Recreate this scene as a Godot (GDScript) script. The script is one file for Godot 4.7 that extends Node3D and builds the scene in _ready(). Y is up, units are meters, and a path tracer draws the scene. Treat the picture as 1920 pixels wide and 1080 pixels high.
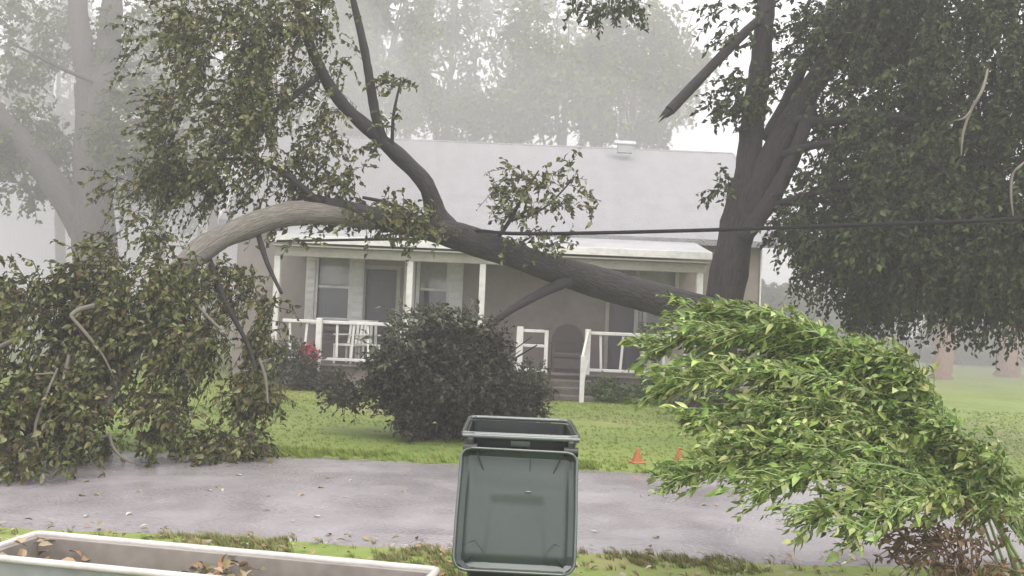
extends Node3D
# A storm: a big tree has snapped and lies across the front of a small house; weeds bend in the wind.

const F := 1660.0            # focal length in photo pixels (1920 x 1080)
const EYE := Vector3(0, 1.65, 0)
var cam_basis := Basis.from_euler(Vector3(deg_to_rad(1.76), 0, deg_to_rad(2.4)))
var taken := {}
var rng := RandomNumberGenerator.new()
var hole := FastNoiseLite.new()

# ---------------------------------------------------------------- helpers
func at(px: float, py: float, depth: float) -> Vector3:
	var d := cam_basis * Vector3((px - 960.0) / F, (540.0 - py) / F, -1.0)
	return EYE + d * (depth / -d.z)

func gnd(px: float, py: float) -> Vector3:
	var d := cam_basis * Vector3((px - 960.0) / F, (540.0 - py) / F, -1.0)
	return EYE + d * (-EYE.y / d.y)

func m_of(px_size: float, depth: float) -> float:
	return px_size * depth / F

class MB:
	var v := PackedVector3Array()
	var n := PackedVector3Array()
	var uv := PackedVector2Array()
	var c := PackedColorArray()
	var ix := PackedInt32Array()
	var org := Vector3.ZERO
	func _init(o := Vector3.ZERO):
		org = o
	func add(p: Vector3, nn: Vector3, t: Vector2, col: Color):
		v.append(p - org); n.append(nn); uv.append(t); c.append(col)
	func tri(a: Vector3, b: Vector3, d: Vector3, col := Color.WHITE):
		var nn := (d - a).cross(b - a).normalized()
		var k := v.size()
		add(a, nn, Vector2(a.x, a.z), col); add(b, nn, Vector2(b.x, b.z), col); add(d, nn, Vector2(d.x, d.z), col)
		ix.append(k); ix.append(k + 1); ix.append(k + 2)
	func quad(a: Vector3, b: Vector3, d: Vector3, e: Vector3, col := Color.WHITE):
		var nn := (d - a).cross(b - a).normalized()
		var k := v.size()
		var w := a.distance_to(b)
		var h := b.distance_to(d)
		add(a, nn, Vector2(0, 0), col); add(b, nn, Vector2(w, 0), col); add(d, nn, Vector2(w, h), col); add(e, nn, Vector2(0, h), col)
		for q in [0, 1, 2, 0, 2, 3]: ix.append(k + q)
	# box with a basis; half sizes; chamfered edges by bev
	func box(ctr: Vector3, size: Vector3, b := Basis(), bev := 0.0):
		var h := size * 0.5
		var e := minf(bev, minf(h.x, minf(h.y, h.z)) * 0.45)
		var ax := [b.x, b.y, b.z]
		var hs := [h.x, h.y, h.z]
		for i in 3:
			var j := (i + 1) % 3
			var k := (i + 2) % 3
			for s in [-1.0, 1.0]:
				var o: Vector3 = ctr + ax[i] * hs[i] * s
				var p: Vector3 = ax[j] * (hs[j] - e)
				var q: Vector3 = ax[k] * (hs[k] - e)
				if s > 0: quad(o - p - q, o - p + q, o + p + q, o + p - q)
				else: quad(o - p - q, o + p - q, o + p + q, o - p + q)
				if e > 0.0:
					# chamfer between face i and face j
					for t in [-1.0, 1.0]:
						var a0: Vector3 = ctr + ax[i] * hs[i] * s + ax[j] * (hs[j] - e) * t - q
						var a1: Vector3 = a0 + q * 2.0
						var b0: Vector3 = ctr + ax[i] * (hs[i] - e) * s + ax[j] * hs[j] * t - q
						var b1: Vector3 = b0 + q * 2.0
						if s * t > 0: quad(a0, a1, b1, b0)
						else: quad(a0, b0, b1, a1)
		if e > 0.0:
			for sx in [-1.0, 1.0]:
				for sy in [-1.0, 1.0]:
					for sz in [-1.0, 1.0]:
						var x0: Vector3 = ctr + b.x * h.x * sx + b.y * (h.y - e) * sy + b.z * (h.z - e) * sz
						var y0: Vector3 = ctr + b.x * (h.x - e) * sx + b.y * h.y * sy + b.z * (h.z - e) * sz
						var z0: Vector3 = ctr + b.x * (h.x - e) * sx + b.y * (h.y - e) * sy + b.z * h.z * sz
						if sx * sy * sz > 0: tri(x0, z0, y0)
						else: tri(x0, y0, z0)
	func mm(lo: Vector3, hi: Vector3, bev := 0.0):
		box((lo + hi) * 0.5, (hi - lo).abs(), Basis(), bev)
	# smooth tapered tube through pts
	func tube(pts: PackedVector3Array, rad: PackedFloat32Array, sides := 8, rough := 0.0, seedv := 0.0, col := Color.WHITE, cap := true):
		var k0 := v.size()
		var m := pts.size()
		var t := (pts[1] - pts[0]).normalized()
		var up := Vector3.UP if absf(t.y) < 0.9 else Vector3.RIGHT
		var s := t.cross(up).normalized()
		var len_so_far := 0.0
		for i in m:
			var tn: Vector3
			if i == 0: tn = pts[1] - pts[0]
			elif i == m - 1: tn = pts[m - 1] - pts[m - 2]
			else: tn = pts[i + 1] - pts[i - 1]
			tn = tn.normalized()
			s = (s - tn * s.dot(tn)).normalized()
			var u := tn.cross(s)
			if i > 0: len_so_far += pts[i].distance_to(pts[i - 1])
			for j in sides + 1:
				var a := TAU * j / sides
				var d := s * cos(a) + u * sin(a)
				var r := rad[i]
				if rough > 0.0:
					var jj := j % sides
					var pp := pts[i] / maxf(rad[i], 0.05)
					r *= 1.0 + rough * (sin(jj * TAU / sides * 3.0 + i * 0.35 + seedv) * 0.7 + sin(pp.x * 1.1 + pp.y * 1.7 + seedv) * 0.9 + sin(jj * TAU / sides * 2.0 - pp.x * 0.8 + seedv * 3.0) * 0.8 + sin(jj * 5.1 + i * 2.9) * 0.25)
				add(pts[i] + d * r, d, Vector2(float(j) / sides, len_so_far), col)
		for i in m - 1:
			for j in sides:
				var a := k0 + i * (sides + 1) + j
				var b := a + sides + 1
				ix.append(a); ix.append(b); ix.append(b + 1)
				ix.append(a); ix.append(b + 1); ix.append(a + 1)
		if cap:
			for e in [0, m - 1]:
				var kc := v.size()
				var tn2: Vector3 = (pts[1] - pts[0]).normalized() * -1.0 if e == 0 else (pts[m - 1] - pts[m - 2]).normalized()
				add(pts[e], tn2, Vector2(0.5, 0.5), col)
				for j in sides + 1:
					var q: int = k0 + e * (sides + 1) + j
					add(v[q] + org, tn2, Vector2(0.5 + 0.3 * cos(TAU * j / sides), 0.5 + 0.3 * sin(TAU * j / sides)), col)
				for j in sides:
					ix.append(kc)
					if e != 0: ix.append(kc + 1 + j + 1); ix.append(kc + 1 + j)
					else: ix.append(kc + 1 + j); ix.append(kc + 1 + j + 1)
	# a leaf folded along its midrib and curled at the tip
	func leaf(p: Vector3, dir: Vector3, up: Vector3, ln: float, wd: float, col: Color, fine := false):
		var side := dir.cross(up)
		if side.length() < 0.01: side = dir.cross(Vector3(0.3, 0.9, 0.31))
		side = side.normalized()
		var nn := side.cross(dir).normalized()
		var f := wd * 0.16
		if not fine:
			var l := p + dir * ln * 0.45 - side * wd * 0.5 + nn * f
			var r := p + dir * ln * 0.45 + side * wd * 0.5 + nn * f
			var tip := p + dir * ln - nn * f
			tri(p, l, tip, col)
			tri(p, tip, r, col)
		else:
			var l1 := p + dir * ln * 0.28 - side * wd * 0.44 + nn * f
			var r1 := p + dir * ln * 0.28 + side * wd * 0.44 + nn * f
			var l2 := p + dir * ln * 0.62 - side * wd * 0.36 + nn * f * 0.8
			var r2 := p + dir * ln * 0.62 + side * wd * 0.36 + nn * f * 0.8
			var mid := p + dir * ln * 0.5
			var tip2 := p + dir * ln - nn * f * 2.0
			tri(p, l1, mid, col); tri(l1, l2, mid, col); tri(l2, tip2, mid, col)
			tri(p, mid, r1, col); tri(r1, mid, r2, col); tri(r2, mid, tip2, col)
	func mesh() -> ArrayMesh:
		var arr := []
		arr.resize(Mesh.ARRAY_MAX)
		arr[Mesh.ARRAY_VERTEX] = v
		arr[Mesh.ARRAY_NORMAL] = n
		arr[Mesh.ARRAY_TEX_UV] = uv
		arr[Mesh.ARRAY_COLOR] = c
		arr[Mesh.ARRAY_INDEX] = ix
		var am := ArrayMesh.new()
		am.add_surface_from_arrays(Mesh.PRIMITIVE_TRIANGLES, arr)
		return am

func numbered(called: String) -> String:
	if not taken.has(called):
		taken[called] = 0
		return called
	taken[called] += 1
	return "%s_%03d" % [called, taken[called]]

func tag(o: Node, label: String, category: String, group := "", kind := ""):
	if label: o.set_meta("label", label)
	if category: o.set_meta("category", category)
	if group: o.set_meta("group", group)
	if kind: o.set_meta("kind", kind)
	return o

func thing(called: String, where: Vector3, label: String, category: String, group := "") -> Node3D:
	var o := Node3D.new()
	o.name = numbered(called)
	add_child(o)
	o.position = where
	tag(o, label, category, group)
	return o

func put(mb: MB, called: String, mat: Material, parent: Node = null) -> MeshInstance3D:
	var o := MeshInstance3D.new()
	o.mesh = mb.mesh()
	o.material_override = mat
	if parent == null:
		o.name = numbered(called)
		add_child(o)
		o.position = mb.org
	else:
		o.name = called
		parent.add_child(o, true)
		if called in ["twigs", "stems", "side_shoots", "dead_leaves"]: o.set_meta("kind", "stuff")
	return o

func lin(r: float, g: float, b: float) -> Color:
	return Color(r, g, b).linear_to_srgb()

func flat_mat(col: Color, rough := 0.6, metal := 0.0) -> StandardMaterial3D:
	var m := StandardMaterial3D.new()
	m.albedo_color = col
	m.roughness = rough
	m.metallic = metal
	return m

func noise_image(size: int, freq: float, sd: int, octaves := 4) -> Image:
	var nz := FastNoiseLite.new()
	nz.seed = sd
	nz.frequency = freq
	nz.fractal_octaves = octaves
	return nz.get_seamless_image(size, size)

func ramp_tex(img: Image, img2: Image, share: float, cols: Array) -> ImageTexture:
	# cols: linear colours, evenly spaced over the mixed noise
	var s := img.get_width()
	var out := Image.create(s, s, true, Image.FORMAT_RGB8)
	var k := cols.size() - 1
	for y in s:
		for x in s:
			var t := img.get_pixel(x, y).r * (1.0 - share) + img2.get_pixel(x, y).r * share
			t = clampf((t - 0.5) * 1.5 + 0.5, 0.0, 0.9999) * k
			var i := int(t)
			var col: Color = (cols[i] as Color).lerp(cols[i + 1], t - i)
			out.set_pixel(x, y, col.linear_to_srgb())
	out.generate_mipmaps()
	return ImageTexture.create_from_image(out)

func normal_tex(img: Image, strength: float) -> ImageTexture:
	var b := img.duplicate() as Image
	b.convert(Image.FORMAT_RGBA8)
	b.bump_map_to_normal_map(strength)
	return ImageTexture.create_from_image(b)

func tri_mat(cols: Array, f1: float, f2: float, share: float, scale: float, rough: float, bump: float, sd: int, size := 256) -> StandardMaterial3D:
	var a := noise_image(size, f1, sd)
	var b := noise_image(size, f2, sd + 7)
	var m := StandardMaterial3D.new()
	m.albedo_texture = ramp_tex(a, b, share, cols)
	m.roughness = rough
	m.uv1_triplanar = true
	m.uv1_world_triplanar = true
	m.uv1_scale = Vector3.ONE * scale
	if bump > 0.0:
		m.normal_enabled = true
		m.normal_texture = normal_tex(b, bump)
	return m

func bark_mat(cols: Array, sd: int) -> StandardMaterial3D:
	# furrows that run along the limb (u round it, v along it)
	var w := 256
	var h := 512
	var n1 := FastNoiseLite.new()
	n1.seed = sd
	n1.frequency = 1.0
	n1.fractal_octaves = 3
	var n2 := FastNoiseLite.new()
	n2.seed = sd + 3
	n2.frequency = 1.0
	var img := Image.create(w, h, true, Image.FORMAT_RGB8)
	var hi := Image.create(w, h, false, Image.FORMAT_RGBA8)
	var k := cols.size() - 1
	for y in h:
		for x in w:
			var a := TAU * x / w
			var ca := cos(a)
			var sa := sin(a)
			var yy := float(y) / h
			var yv := absf(yy - 0.5) * 2.0
			var r := n1.get_noise_3d(ca * 4.5, sa * 4.5, yv * 3.0)
			var q := n2.get_noise_3d(ca * 1.6, sa * 1.6 + 9.0, yv * 5.0)
			var f := n1.get_noise_3d(ca * 14.0, sa * 14.0, yv * 22.0 + 30.0)
			var hgt := clampf(0.5 + r * 0.9 + f * 0.3, 0.0, 1.0)
			var t := clampf(hgt * 0.65 + (q * 0.5 + 0.5) * 0.35 + f * 0.15, 0.0, 0.9999) * k
			var i := int(t)
			img.set_pixel(x, y, ((cols[i] as Color).lerp(cols[i + 1], t - i)).linear_to_srgb())
			hi.set_pixel(x, y, Color(hgt, hgt, hgt))
	img.generate_mipmaps()
	hi.bump_map_to_normal_map(6.0)
	var m := StandardMaterial3D.new()
	m.albedo_texture = ImageTexture.create_from_image(img)
	m.normal_enabled = true
	m.normal_texture = ImageTexture.create_from_image(hi)
	m.normal_scale = 1.0
	m.roughness = 0.75
	m.metallic_specular = 0.3
	m.uv1_scale = Vector3(2, 0.8, 1)
	return m

func leaf_mat(rough: float, through: float) -> StandardMaterial3D:
	var m := StandardMaterial3D.new()
	m.vertex_color_use_as_albedo = true
	m.roughness = rough
	m.cull_mode = BaseMaterial3D.CULL_DISABLED
	m.metallic_specular = 0.22
	m.backlight_enabled = true
	m.backlight = Color(through, through, through * 0.8)
	return m

func rv() -> Vector3:
	var z := rng.randf_range(-1, 1)
	var a := rng.randf() * TAU
	var r := sqrt(1.0 - z * z)
	return Vector3(r * cos(a), z, r * sin(a))

func pick(pal: Array) -> Color:
	var a: Color = pal[rng.randi() % pal.size()]
	var b: Color = pal[rng.randi() % pal.size()]
	var k := rng.randf_range(0.75, 1.25)
	var q := a.lerp(b, rng.randf())
	return Color(q.r * k, q.g * k, q.b * k)

# smooth a few control points into a finer curve; each: [point, radius]
func curve(ctrl: Array, per := 6) -> Array:
	var pts := PackedVector3Array()
	var rad := PackedFloat32Array()
	var m := ctrl.size()
	for i in m - 1:
		var p0: Vector3 = ctrl[maxi(i - 1, 0)][0]
		var p1: Vector3 = ctrl[i][0]
		var p2: Vector3 = ctrl[i + 1][0]
		var p3: Vector3 = ctrl[mini(i + 2, m - 1)][0]
		for s in per:
			var t := float(s) / per
			pts.append(p1.cubic_interpolate(p2, p0, p3, t))
			rad.append(lerpf(ctrl[i][1], ctrl[i + 1][1], t))
	pts.append(ctrl[m - 1][0])
	rad.append(ctrl[m - 1][1])
	return [pts, rad]

# limb given as [px, py, depth, thickness in px]
func limb(mb: MB, list: Array, sides := 10, rough := 0.05, per := 6) -> Array:
	var ctrl := []
	for a in list:
		ctrl.append([at(a[0], a[1], a[2]), m_of(a[3], a[2]) * 0.5])
	var cv := curve(ctrl, per)
	mb.tube(cv[0], cv[1], sides, rough, list[0][0])
	return cv

# a leafy twig: a thin curved shoot with leaves set along it
func twig(lv: MB, wd: MB, p: Vector3, dir: Vector3, ln: float, count: int, leaf_len: float, pal: Array, wind: Vector3, fine := false, slim := 0.5):
	var bend := (dir + wind * 0.7 + Vector3(0, -0.25, 0)).normalized()
	var q := p + dir * ln * 0.5
	var e := q + bend * ln * 0.5
	if wd != null:
		wd.tube(PackedVector3Array([p, q, e]), PackedFloat32Array([0.006, 0.0045, 0.002]), 3, 0.0, 0.0, Color.WHITE, false)
	for i in count:
		var t := (i + rng.randf()) / count
		var b := p.lerp(q, t * 2.0) if t < 0.5 else q.lerp(e, t * 2.0 - 1.0)
		var d := (bend * 0.6 + rv() * 0.9 + wind * 0.6).normalized()
		var up := (Vector3.UP * 0.8 + rv()).normalized()
		var l := leaf_len * rng.randf_range(0.6, 1.25)
		lv.leaf(b, d, up, l, l * slim * rng.randf_range(0.8, 1.25), pick(pal), fine)

# clumps: [px, py, depth, rx, ry (px), depth radius (m), share]
func foliage(lv: MB, wd: MB, clumps: Array, count: int, leaf_len: float, per: int, ln: float, pal: Array, wind: Vector3, thr: float, freq: float, fine := false, slim := 0.55, strands := 0.0, floor_y := 0.03):
	var total := 0.0
	for c in clumps: total += c[6]
	hole.frequency = freq
	for c in clumps:
		var ctr := at(c[0], c[1], c[2])
		var hx := m_of(c[3], c[2])
		var hy := m_of(c[4], c[2])
		var k := int(count * c[6] / total)
		for i in k:
			var p := ctr
			var ok := false
			for attempt in 4:
				var r := pow(rng.randf(), 0.45)
				var d := rv() * r
				p = ctr + Vector3(d.x * hx, d.y * hy, d.z * c[5])
				if p.y > floor_y and hole.get_noise_3d(p.x, p.y * 0.7, p.z) > thr:
					ok = true
					break
			if not ok: continue
			var out := ((p - ctr).normalized() * 0.5 + rv() * 0.7 + wind * 0.5).normalized()
			if strands > 0.0 and rng.randf() < strands and p.y > ln * 2.5:
				out = (Vector3(-0.25, -1.0, 0.0) + rv() * 0.35).normalized()
				twig(lv, wd, p, out, ln * rng.randf_range(1.5, 2.6), int(per * 1.6), leaf_len * 0.85, pal, wind, fine, slim)
			else:
				twig(lv, wd, p, out, ln * rng.randf_range(0.7, 1.3), per, leaf_len, pal, wind, fine, slim)

# ---------------------------------------------------------------- scene
func _ready():
	rng.seed = 20240926
	hole.seed = 5
	# camera
	var cam := Camera3D.new()
	cam.name = "camera"
	cam.transform = Transform3D(cam_basis, EYE)
	cam.fov = rad_to_deg(2.0 * atan(540.0 / F))
	cam.near = 0.05
	cam.far = 900.0
	add_child(cam)
	cam.current = true
	# sky, haze, exposure
	var env := Environment.new()
	env.background_mode = Environment.BG_SKY
	var sm := ProceduralSkyMaterial.new()
	sm.sky_top_color = lin(0.87, 0.855, 0.89)
	sm.sky_horizon_color = lin(0.94, 0.93, 0.95)
	sm.sky_curve = 0.3
	sm.ground_bottom_color = lin(0.25, 0.26, 0.22)
	sm.ground_horizon_color = lin(0.7, 0.7, 0.72)
	sm.sun_angle_max = 1.0
	var sky := Sky.new()
	sky.sky_material = sm
	env.sky = sky
	env.background_energy_multiplier = 1.0
	env.tonemap_mode = Environment.TONE_MAPPER_LINEAR
	env.tonemap_exposure = 3.35
	env.fog_enabled = true
	env.fog_density = 0.005
	env.volumetric_fog_enabled = true
	env.volumetric_fog_density = 0.0
	env.fog_light_color = Color(0.995, 0.99, 0.985)
	env.sdfgi_enabled = true
	env.ssao_enabled = true
	env.ssil_enabled = true
	var we := WorldEnvironment.new()
	we.name = "environment"
	we.environment = env
	add_child(we)
	var sun := DirectionalLight3D.new()
	sun.name = "sun"
	sun.light_energy = 0.35
	sun.light_angular_distance = 40.0
	sun.light_color = Color(1.0, 0.98, 0.95)
	sun.rotation_degrees = Vector3(-62, 25, 0)
	sun.shadow_enabled = true
	add_child(sun)

	build_ground()
	build_house()
	build_background_trees()
	build_left_tree()
	build_standing_tree()
	build_fallen_tree()
	build_cable()
	build_bush()
	build_porch_things()
	build_weeds()
	build_planter()
	build_bin()
	build_small_things()
	build_mist()

# ---------------------------------------------------------------- ground
func build_ground():
	var lawn := tri_mat([Color(0.11, 0.1595, 0.0264), Color(0.1375, 0.187, 0.033), Color(0.1595, 0.2035, 0.0396), Color(0.22, 0.2035, 0.077)], 0.006, 0.05, 0.3, 0.09, 0.8, 1.5, 11, 512)
	var g := MB.new()
	g.quad(Vector3(-170, 0, -260), Vector3(170, 0, -260), Vector3(170, 0, 14), Vector3(-170, 0, 14))
	tag(put(g, "ground", lawn), "green lawn ground reaching back past the house", "ground", "", "structure")

	# wet lane across the view
	var rd := tri_mat([Color(0.1955, 0.1805, 0.1898), Color(0.2242, 0.2081, 0.2185), Color(0.2472, 0.23, 0.2415), Color(0.2875, 0.2691, 0.2794)], 0.012, 0.16, 0.45, 0.28, 0.4, 0.5, 31, 512)
	var rr := noise_image(256, 0.012, 77)
	rr.convert(Image.FORMAT_RGB8)
	rd.roughness_texture = ImageTexture.create_from_image(rr)
	rd.roughness = 0.46
	var r := MB.new()
	var e1 := FastNoiseLite.new()
	e1.seed = 3
	e1.frequency = 0.35
	var prev := []
	for i in 161:
		var x := -80.0 + i
		var far := -9.85 + e1.get_noise_2d(x, 0) * 0.35 + e1.get_noise_2d(x * 5.0, 4) * 0.12
		var near := -6.15 + e1.get_noise_2d(x, 50) * 0.3 + e1.get_noise_2d(x * 5.0, 54) * 0.1
		var row := [Vector3(x, -0.01, far), Vector3(x, 0.022, lerpf(far, near, 0.12)), Vector3(x, 0.03, lerpf(far, near, 0.5)), Vector3(x, 0.022, lerpf(far, near, 0.88)), Vector3(x, -0.01, near)]
		if i > 0:
			for k in 4:
				r.quad(prev[k], row[k], row[k + 1], prev[k + 1])
		prev = row
	tag(put(r, "road", rd), "wet grey asphalt lane in front of the lawn", "road", "", "structure")

	# grass blades: a tuft mesh scattered
	var tuft := MB.new()
	for i in 9:
		var a := rng.randf() * TAU
		var b := Vector3(cos(a), 0, sin(a)) * rng.randf() * 0.05
		var d := Vector3(cos(a), 0, sin(a)) * 0.4 + Vector3(-0.35, 1, 0)
		var s := Vector3(-sin(a), 0, cos(a)) * 0.006
		var h := rng.randf_range(0.05, 0.1)
		tuft.tri(b - s, b + d * h * 0.9, b + s)
		tuft.tri(b - s * 0.7, b + d * h * 0.6 + s * 2.0, b + s * 0.7)
	var tm := tuft.mesh()
	var gm := leaf_mat(0.55, 0.3)
	var pal := [Color(0.13, 0.19, 0.032), Color(0.16, 0.22, 0.04), Color(0.21, 0.23, 0.06)]
	var pal_dry := [Color(0.17, 0.18, 0.065), Color(0.27, 0.22, 0.12), Color(0.13, 0.16, 0.05)]
	scatter("lawn_grass", tm, gm, pal, 30000, Rect2(-11, -19.2, 24, 9.6), 0.15, 0.42, "short rain-wet lawn grass between road and porch", -0.35)
	scatter("road_edge_grass", tm, gm, pal, 5000, Rect2(-11, -10.25, 24, 0.6), 0.35, 0.95, "ragged grass fringe along the far road edge", 0.0)
	scatter("verge_grass", tm, gm, pal_dry, 16000, Rect2(-5.5, -6.3, 11.5, 3.4), 0.3, 0.7, "patchy dry verge grass on the near side of road", -0.1)

func scatter(called: String, mesh: Mesh, mat: Material, pal: Array, count: int, area: Rect2, s0: float, s1: float, label: String, thr: float):
	var mm := MultiMesh.new()
	mm.transform_format = MultiMesh.TRANSFORM_3D
	mm.use_colors = true
	mm.mesh = mesh
	mm.instance_count = count
	hole.frequency = 0.5
	for i in count:
		var x := 0.0
		var z := 0.0
		for k in 4:
			x = area.position.x + rng.randf() * area.size.x
			z = area.position.y + rng.randf() * area.size.y
			if hole.get_noise_2d(x, z) > thr: break
		var b := Basis(Vector3.UP, rng.randf() * 1.4 - 0.7).scaled(Vector3.ONE * rng.randf_range(s0, s1))
		mm.set_instance_transform(i, Transform3D(b, Vector3(x, 0.0, z)))
		mm.set_instance_color(i, pick(pal))
	var o := MultiMeshInstance3D.new()
	o.multimesh = mm
	o.material_override = mat
	o.name = numbered(called)
	add_child(o)
	tag(o, label, "grass", "", "stuff")

# ---------------------------------------------------------------- house
func holes_wall(mb: MB, x0: float, x1: float, y0: float, y1: float, z: float, th: float, holes: Array):
	var xs := [x0, x1]
	var ys := [y0, y1]
	for h in holes:
		xs.append_array([h[0], h[1]])
		ys.append_array([h[2], h[3]])
	xs.sort()
	ys.sort()
	for i in xs.size() - 1:
		for j in ys.size() - 1:
			if xs[i + 1] - xs[i] < 0.001 or ys[j + 1] - ys[j] < 0.001: continue
			var cx: float = (xs[i] + xs[i + 1]) / 2
			var cy: float = (ys[j] + ys[j + 1]) / 2
			var open := false
			for h in holes:
				if cx > h[0] and cx < h[1] and cy > h[2] and cy < h[3]: open = true
			if not open:
				mb.mm(Vector3(xs[i], ys[j], z - th), Vector3(xs[i + 1], ys[j + 1], z))

var M := {}

func build_house():
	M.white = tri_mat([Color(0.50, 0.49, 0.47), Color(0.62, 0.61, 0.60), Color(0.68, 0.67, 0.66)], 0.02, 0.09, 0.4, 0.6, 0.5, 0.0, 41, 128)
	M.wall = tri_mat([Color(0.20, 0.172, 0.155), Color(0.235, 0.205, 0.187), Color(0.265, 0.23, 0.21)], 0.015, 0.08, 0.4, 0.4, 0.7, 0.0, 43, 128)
	M.roof = tri_mat([Color(0.19, 0.185, 0.20), Color(0.225, 0.22, 0.235), Color(0.26, 0.255, 0.27)], 0.02, 0.2, 0.5, 0.35, 0.55, 2.0, 47, 256)
	M.pale_grey = tri_mat([Color(0.26, 0.26, 0.275), Color(0.33, 0.33, 0.345), Color(0.38, 0.38, 0.39)], 0.02, 0.1, 0.4, 0.4, 0.35, 0.0, 49, 128)  # pale grey, lighter than the roof to carry sky brightness on the porch slope
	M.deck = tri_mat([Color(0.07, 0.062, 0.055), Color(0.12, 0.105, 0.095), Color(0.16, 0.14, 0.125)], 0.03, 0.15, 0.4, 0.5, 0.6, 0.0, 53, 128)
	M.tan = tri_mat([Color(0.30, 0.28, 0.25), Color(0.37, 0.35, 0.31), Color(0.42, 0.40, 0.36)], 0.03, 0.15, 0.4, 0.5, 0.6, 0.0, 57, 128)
	M.door = flat_mat(lin(0.09, 0.085, 0.095), 0.4)
	var glass := StandardMaterial3D.new()
	glass.albedo_color = Color(0.5, 0.55, 0.55, 0.15)
	glass.transparency = BaseMaterial3D.TRANSPARENCY_ALPHA
	glass.roughness = 0.04
	M.glass = glass
	var X0 := -6.4
	var X1 := 5.72
	var zw := -20.5          # front wall
	var zb := -28.7          # back wall
	var zf := -18.6          # porch front
	var base := Vector3(0, 0, zw)
	var h := thing("house", base, "low grey house with pale roof and white railed front porch", "house")
	# openings in the front wall, from photo pixels at the wall's depth
	var W := []
	for q in [[594, 655, 474, 599], [785, 838, 482, 602], [1196, 1266, 500, 622]]:
		W.append([at(q[0], 550, 20.5).x, at(q[1], 550, 20.5).x, at(q[0], q[3], 20.5).y, at(q[0], q[2], 20.5).y])
	var D := []
	for q in [[684, 716], [1142, 1180]]:
		D.append([at(q[0], 550, 20.5).x, at(q[1], 550, 20.5).x + 0.35, 0.47, 2.6])
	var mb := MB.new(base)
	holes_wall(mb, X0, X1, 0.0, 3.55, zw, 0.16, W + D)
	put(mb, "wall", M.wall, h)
	# side and back walls with gables
	for sx in [X0, X1]:
		mb = MB.new(base)
		var inn: float = 0.16 if sx < 0 else -0.16
		mb.mm(Vector3(minf(sx, sx + inn), 0, zb), Vector3(maxf(sx, sx + inn), 3.55, zw - 0.16))
		var a := Vector3(sx, 3.55, zw)
		var b := Vector3(sx, 3.55, zb)
		var t := Vector3(sx, 6.15, -24.6)
		mb.tri(a, t, b) if sx > 0 else mb.tri(a, b, t)
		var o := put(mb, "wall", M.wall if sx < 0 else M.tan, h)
		if sx > 0: o.set_meta("label", "pale side wall of the house")
	mb = MB.new(base)
	mb.mm(Vector3(X0 + 0.16, 0, zb - 0.1), Vector3(X1 - 0.16, 3.55, zb + 0.06))
	put(mb, "wall", M.wall, h)
	mb = MB.new(base)
	mb.mm(Vector3(X0 + 0.16, 0.3, zb + 0.06), Vector3(X1 - 0.16, 0.42, zw - 0.16))
	put(mb, "inner_floor", M.deck, h)
	mb = MB.new(base)
	mb.mm(Vector3(X0 + 0.16, 3.4, zb + 0.06), Vector3(X1 - 0.16, 3.5, zw - 0.16))
	put(mb, "inner_ceiling", M.deck, h)
	mb = MB.new(base)
	mb.mm(Vector3(X1 + 0.003, 0.0, zw - 0.1), Vector3(X1 + 0.04, 3.5, zw + 0.04), 0.005)
	put(mb, "corner_board", M.white, h)
	# main roof: two thick slopes
	var rf := MB.new(base)
	var ridge := Vector3(0, 6.42, -24.6)
	for s in [[-20.2, 3.57], [-29.1, 3.5]]:
		var lo0 := Vector3(X0 - 0.35, s[1], s[0])
		var lo1 := Vector3(X1 + 0.3, s[1], s[0])
		var hi0 := Vector3(X0 - 0.35, ridge.y, ridge.z)
		var hi1 := Vector3(X1 + 0.3, ridge.y, ridge.z)
		var dn := Vector3(0, -0.14, 0)
		if s[0] > -24:
			rf.quad(lo0, hi0, hi1, lo1)
			rf.quad(lo0 + dn, lo1 + dn, hi1 + dn, hi0 + dn)
			rf.quad(lo1, hi1, hi1 + dn, lo1 + dn)
			rf.quad(lo0, lo0 + dn, hi0 + dn, hi0)
			rf.quad(lo0, lo1, lo1 + dn, lo0 + dn)
		else:
			rf.quad(lo0, lo1, hi1, hi0)
			rf.quad(lo0 + dn, hi0 + dn, hi1 + dn, lo1 + dn)
			rf.quad(lo1, lo1 + dn, hi1 + dn, hi1)
			rf.quad(lo0, hi0, hi0 + dn, lo0 + dn)
			rf.quad(lo0, lo0 + dn, lo1 + dn, lo1)
	var roof := put(rf, "roof", M.roof, h)
	mb = MB.new(base)
	mb.tube(PackedVector3Array([Vector3(X0 - 0.33, 6.40, -24.6), Vector3(X1 + 0.28, 6.40, -24.6)]), PackedFloat32Array([0.045, 0.045]), 10)
	put(mb, "ridge_cap", M.roof, roof)
	mb = MB.new(base)
	var vp := at(1172, 268, 23.9)
	mb.box(vp, Vector3(0.6, 0.06, 0.25), Basis(Vector3.RIGHT, 0.5), 0.02)
	mb.box(vp + Vector3(0, -0.15, 0), Vector3(0.4, 0.25, 0.18))
	put(mb, "roof_vent", M.pale_grey, roof)
	for sx in [X0 - 0.37, X1 + 0.32]:
		mb = MB.new(base)
		var a := Vector3(sx, 3.52, -20.15)
		var b := Vector3(sx, 6.36, -24.6)
		var d := (b - a)
		mb.box((a + b) / 2, Vector3(0.03, 0.2, d.length()), Basis.looking_at(d.normalized()), 0.004)
		put(mb, "rake_board", M.white, roof)
	# porch roof: lower pitch; sky brightness on the slope is put into its paler colour
	var px0 := at(505, 470, 18.4).x
	var px1 := at(1335, 480, 18.4).x
	var pr := MB.new(base)
	var eave := Vector3(0, 3.13, -18.4)
	var top := Vector3(0, 3.53, -20.45)
	pr.quad(Vector3(px0, eave.y, eave.z), Vector3(px0, top.y, top.z), Vector3(px1, top.y, top.z), Vector3(px1, eave.y, eave.z))
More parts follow.
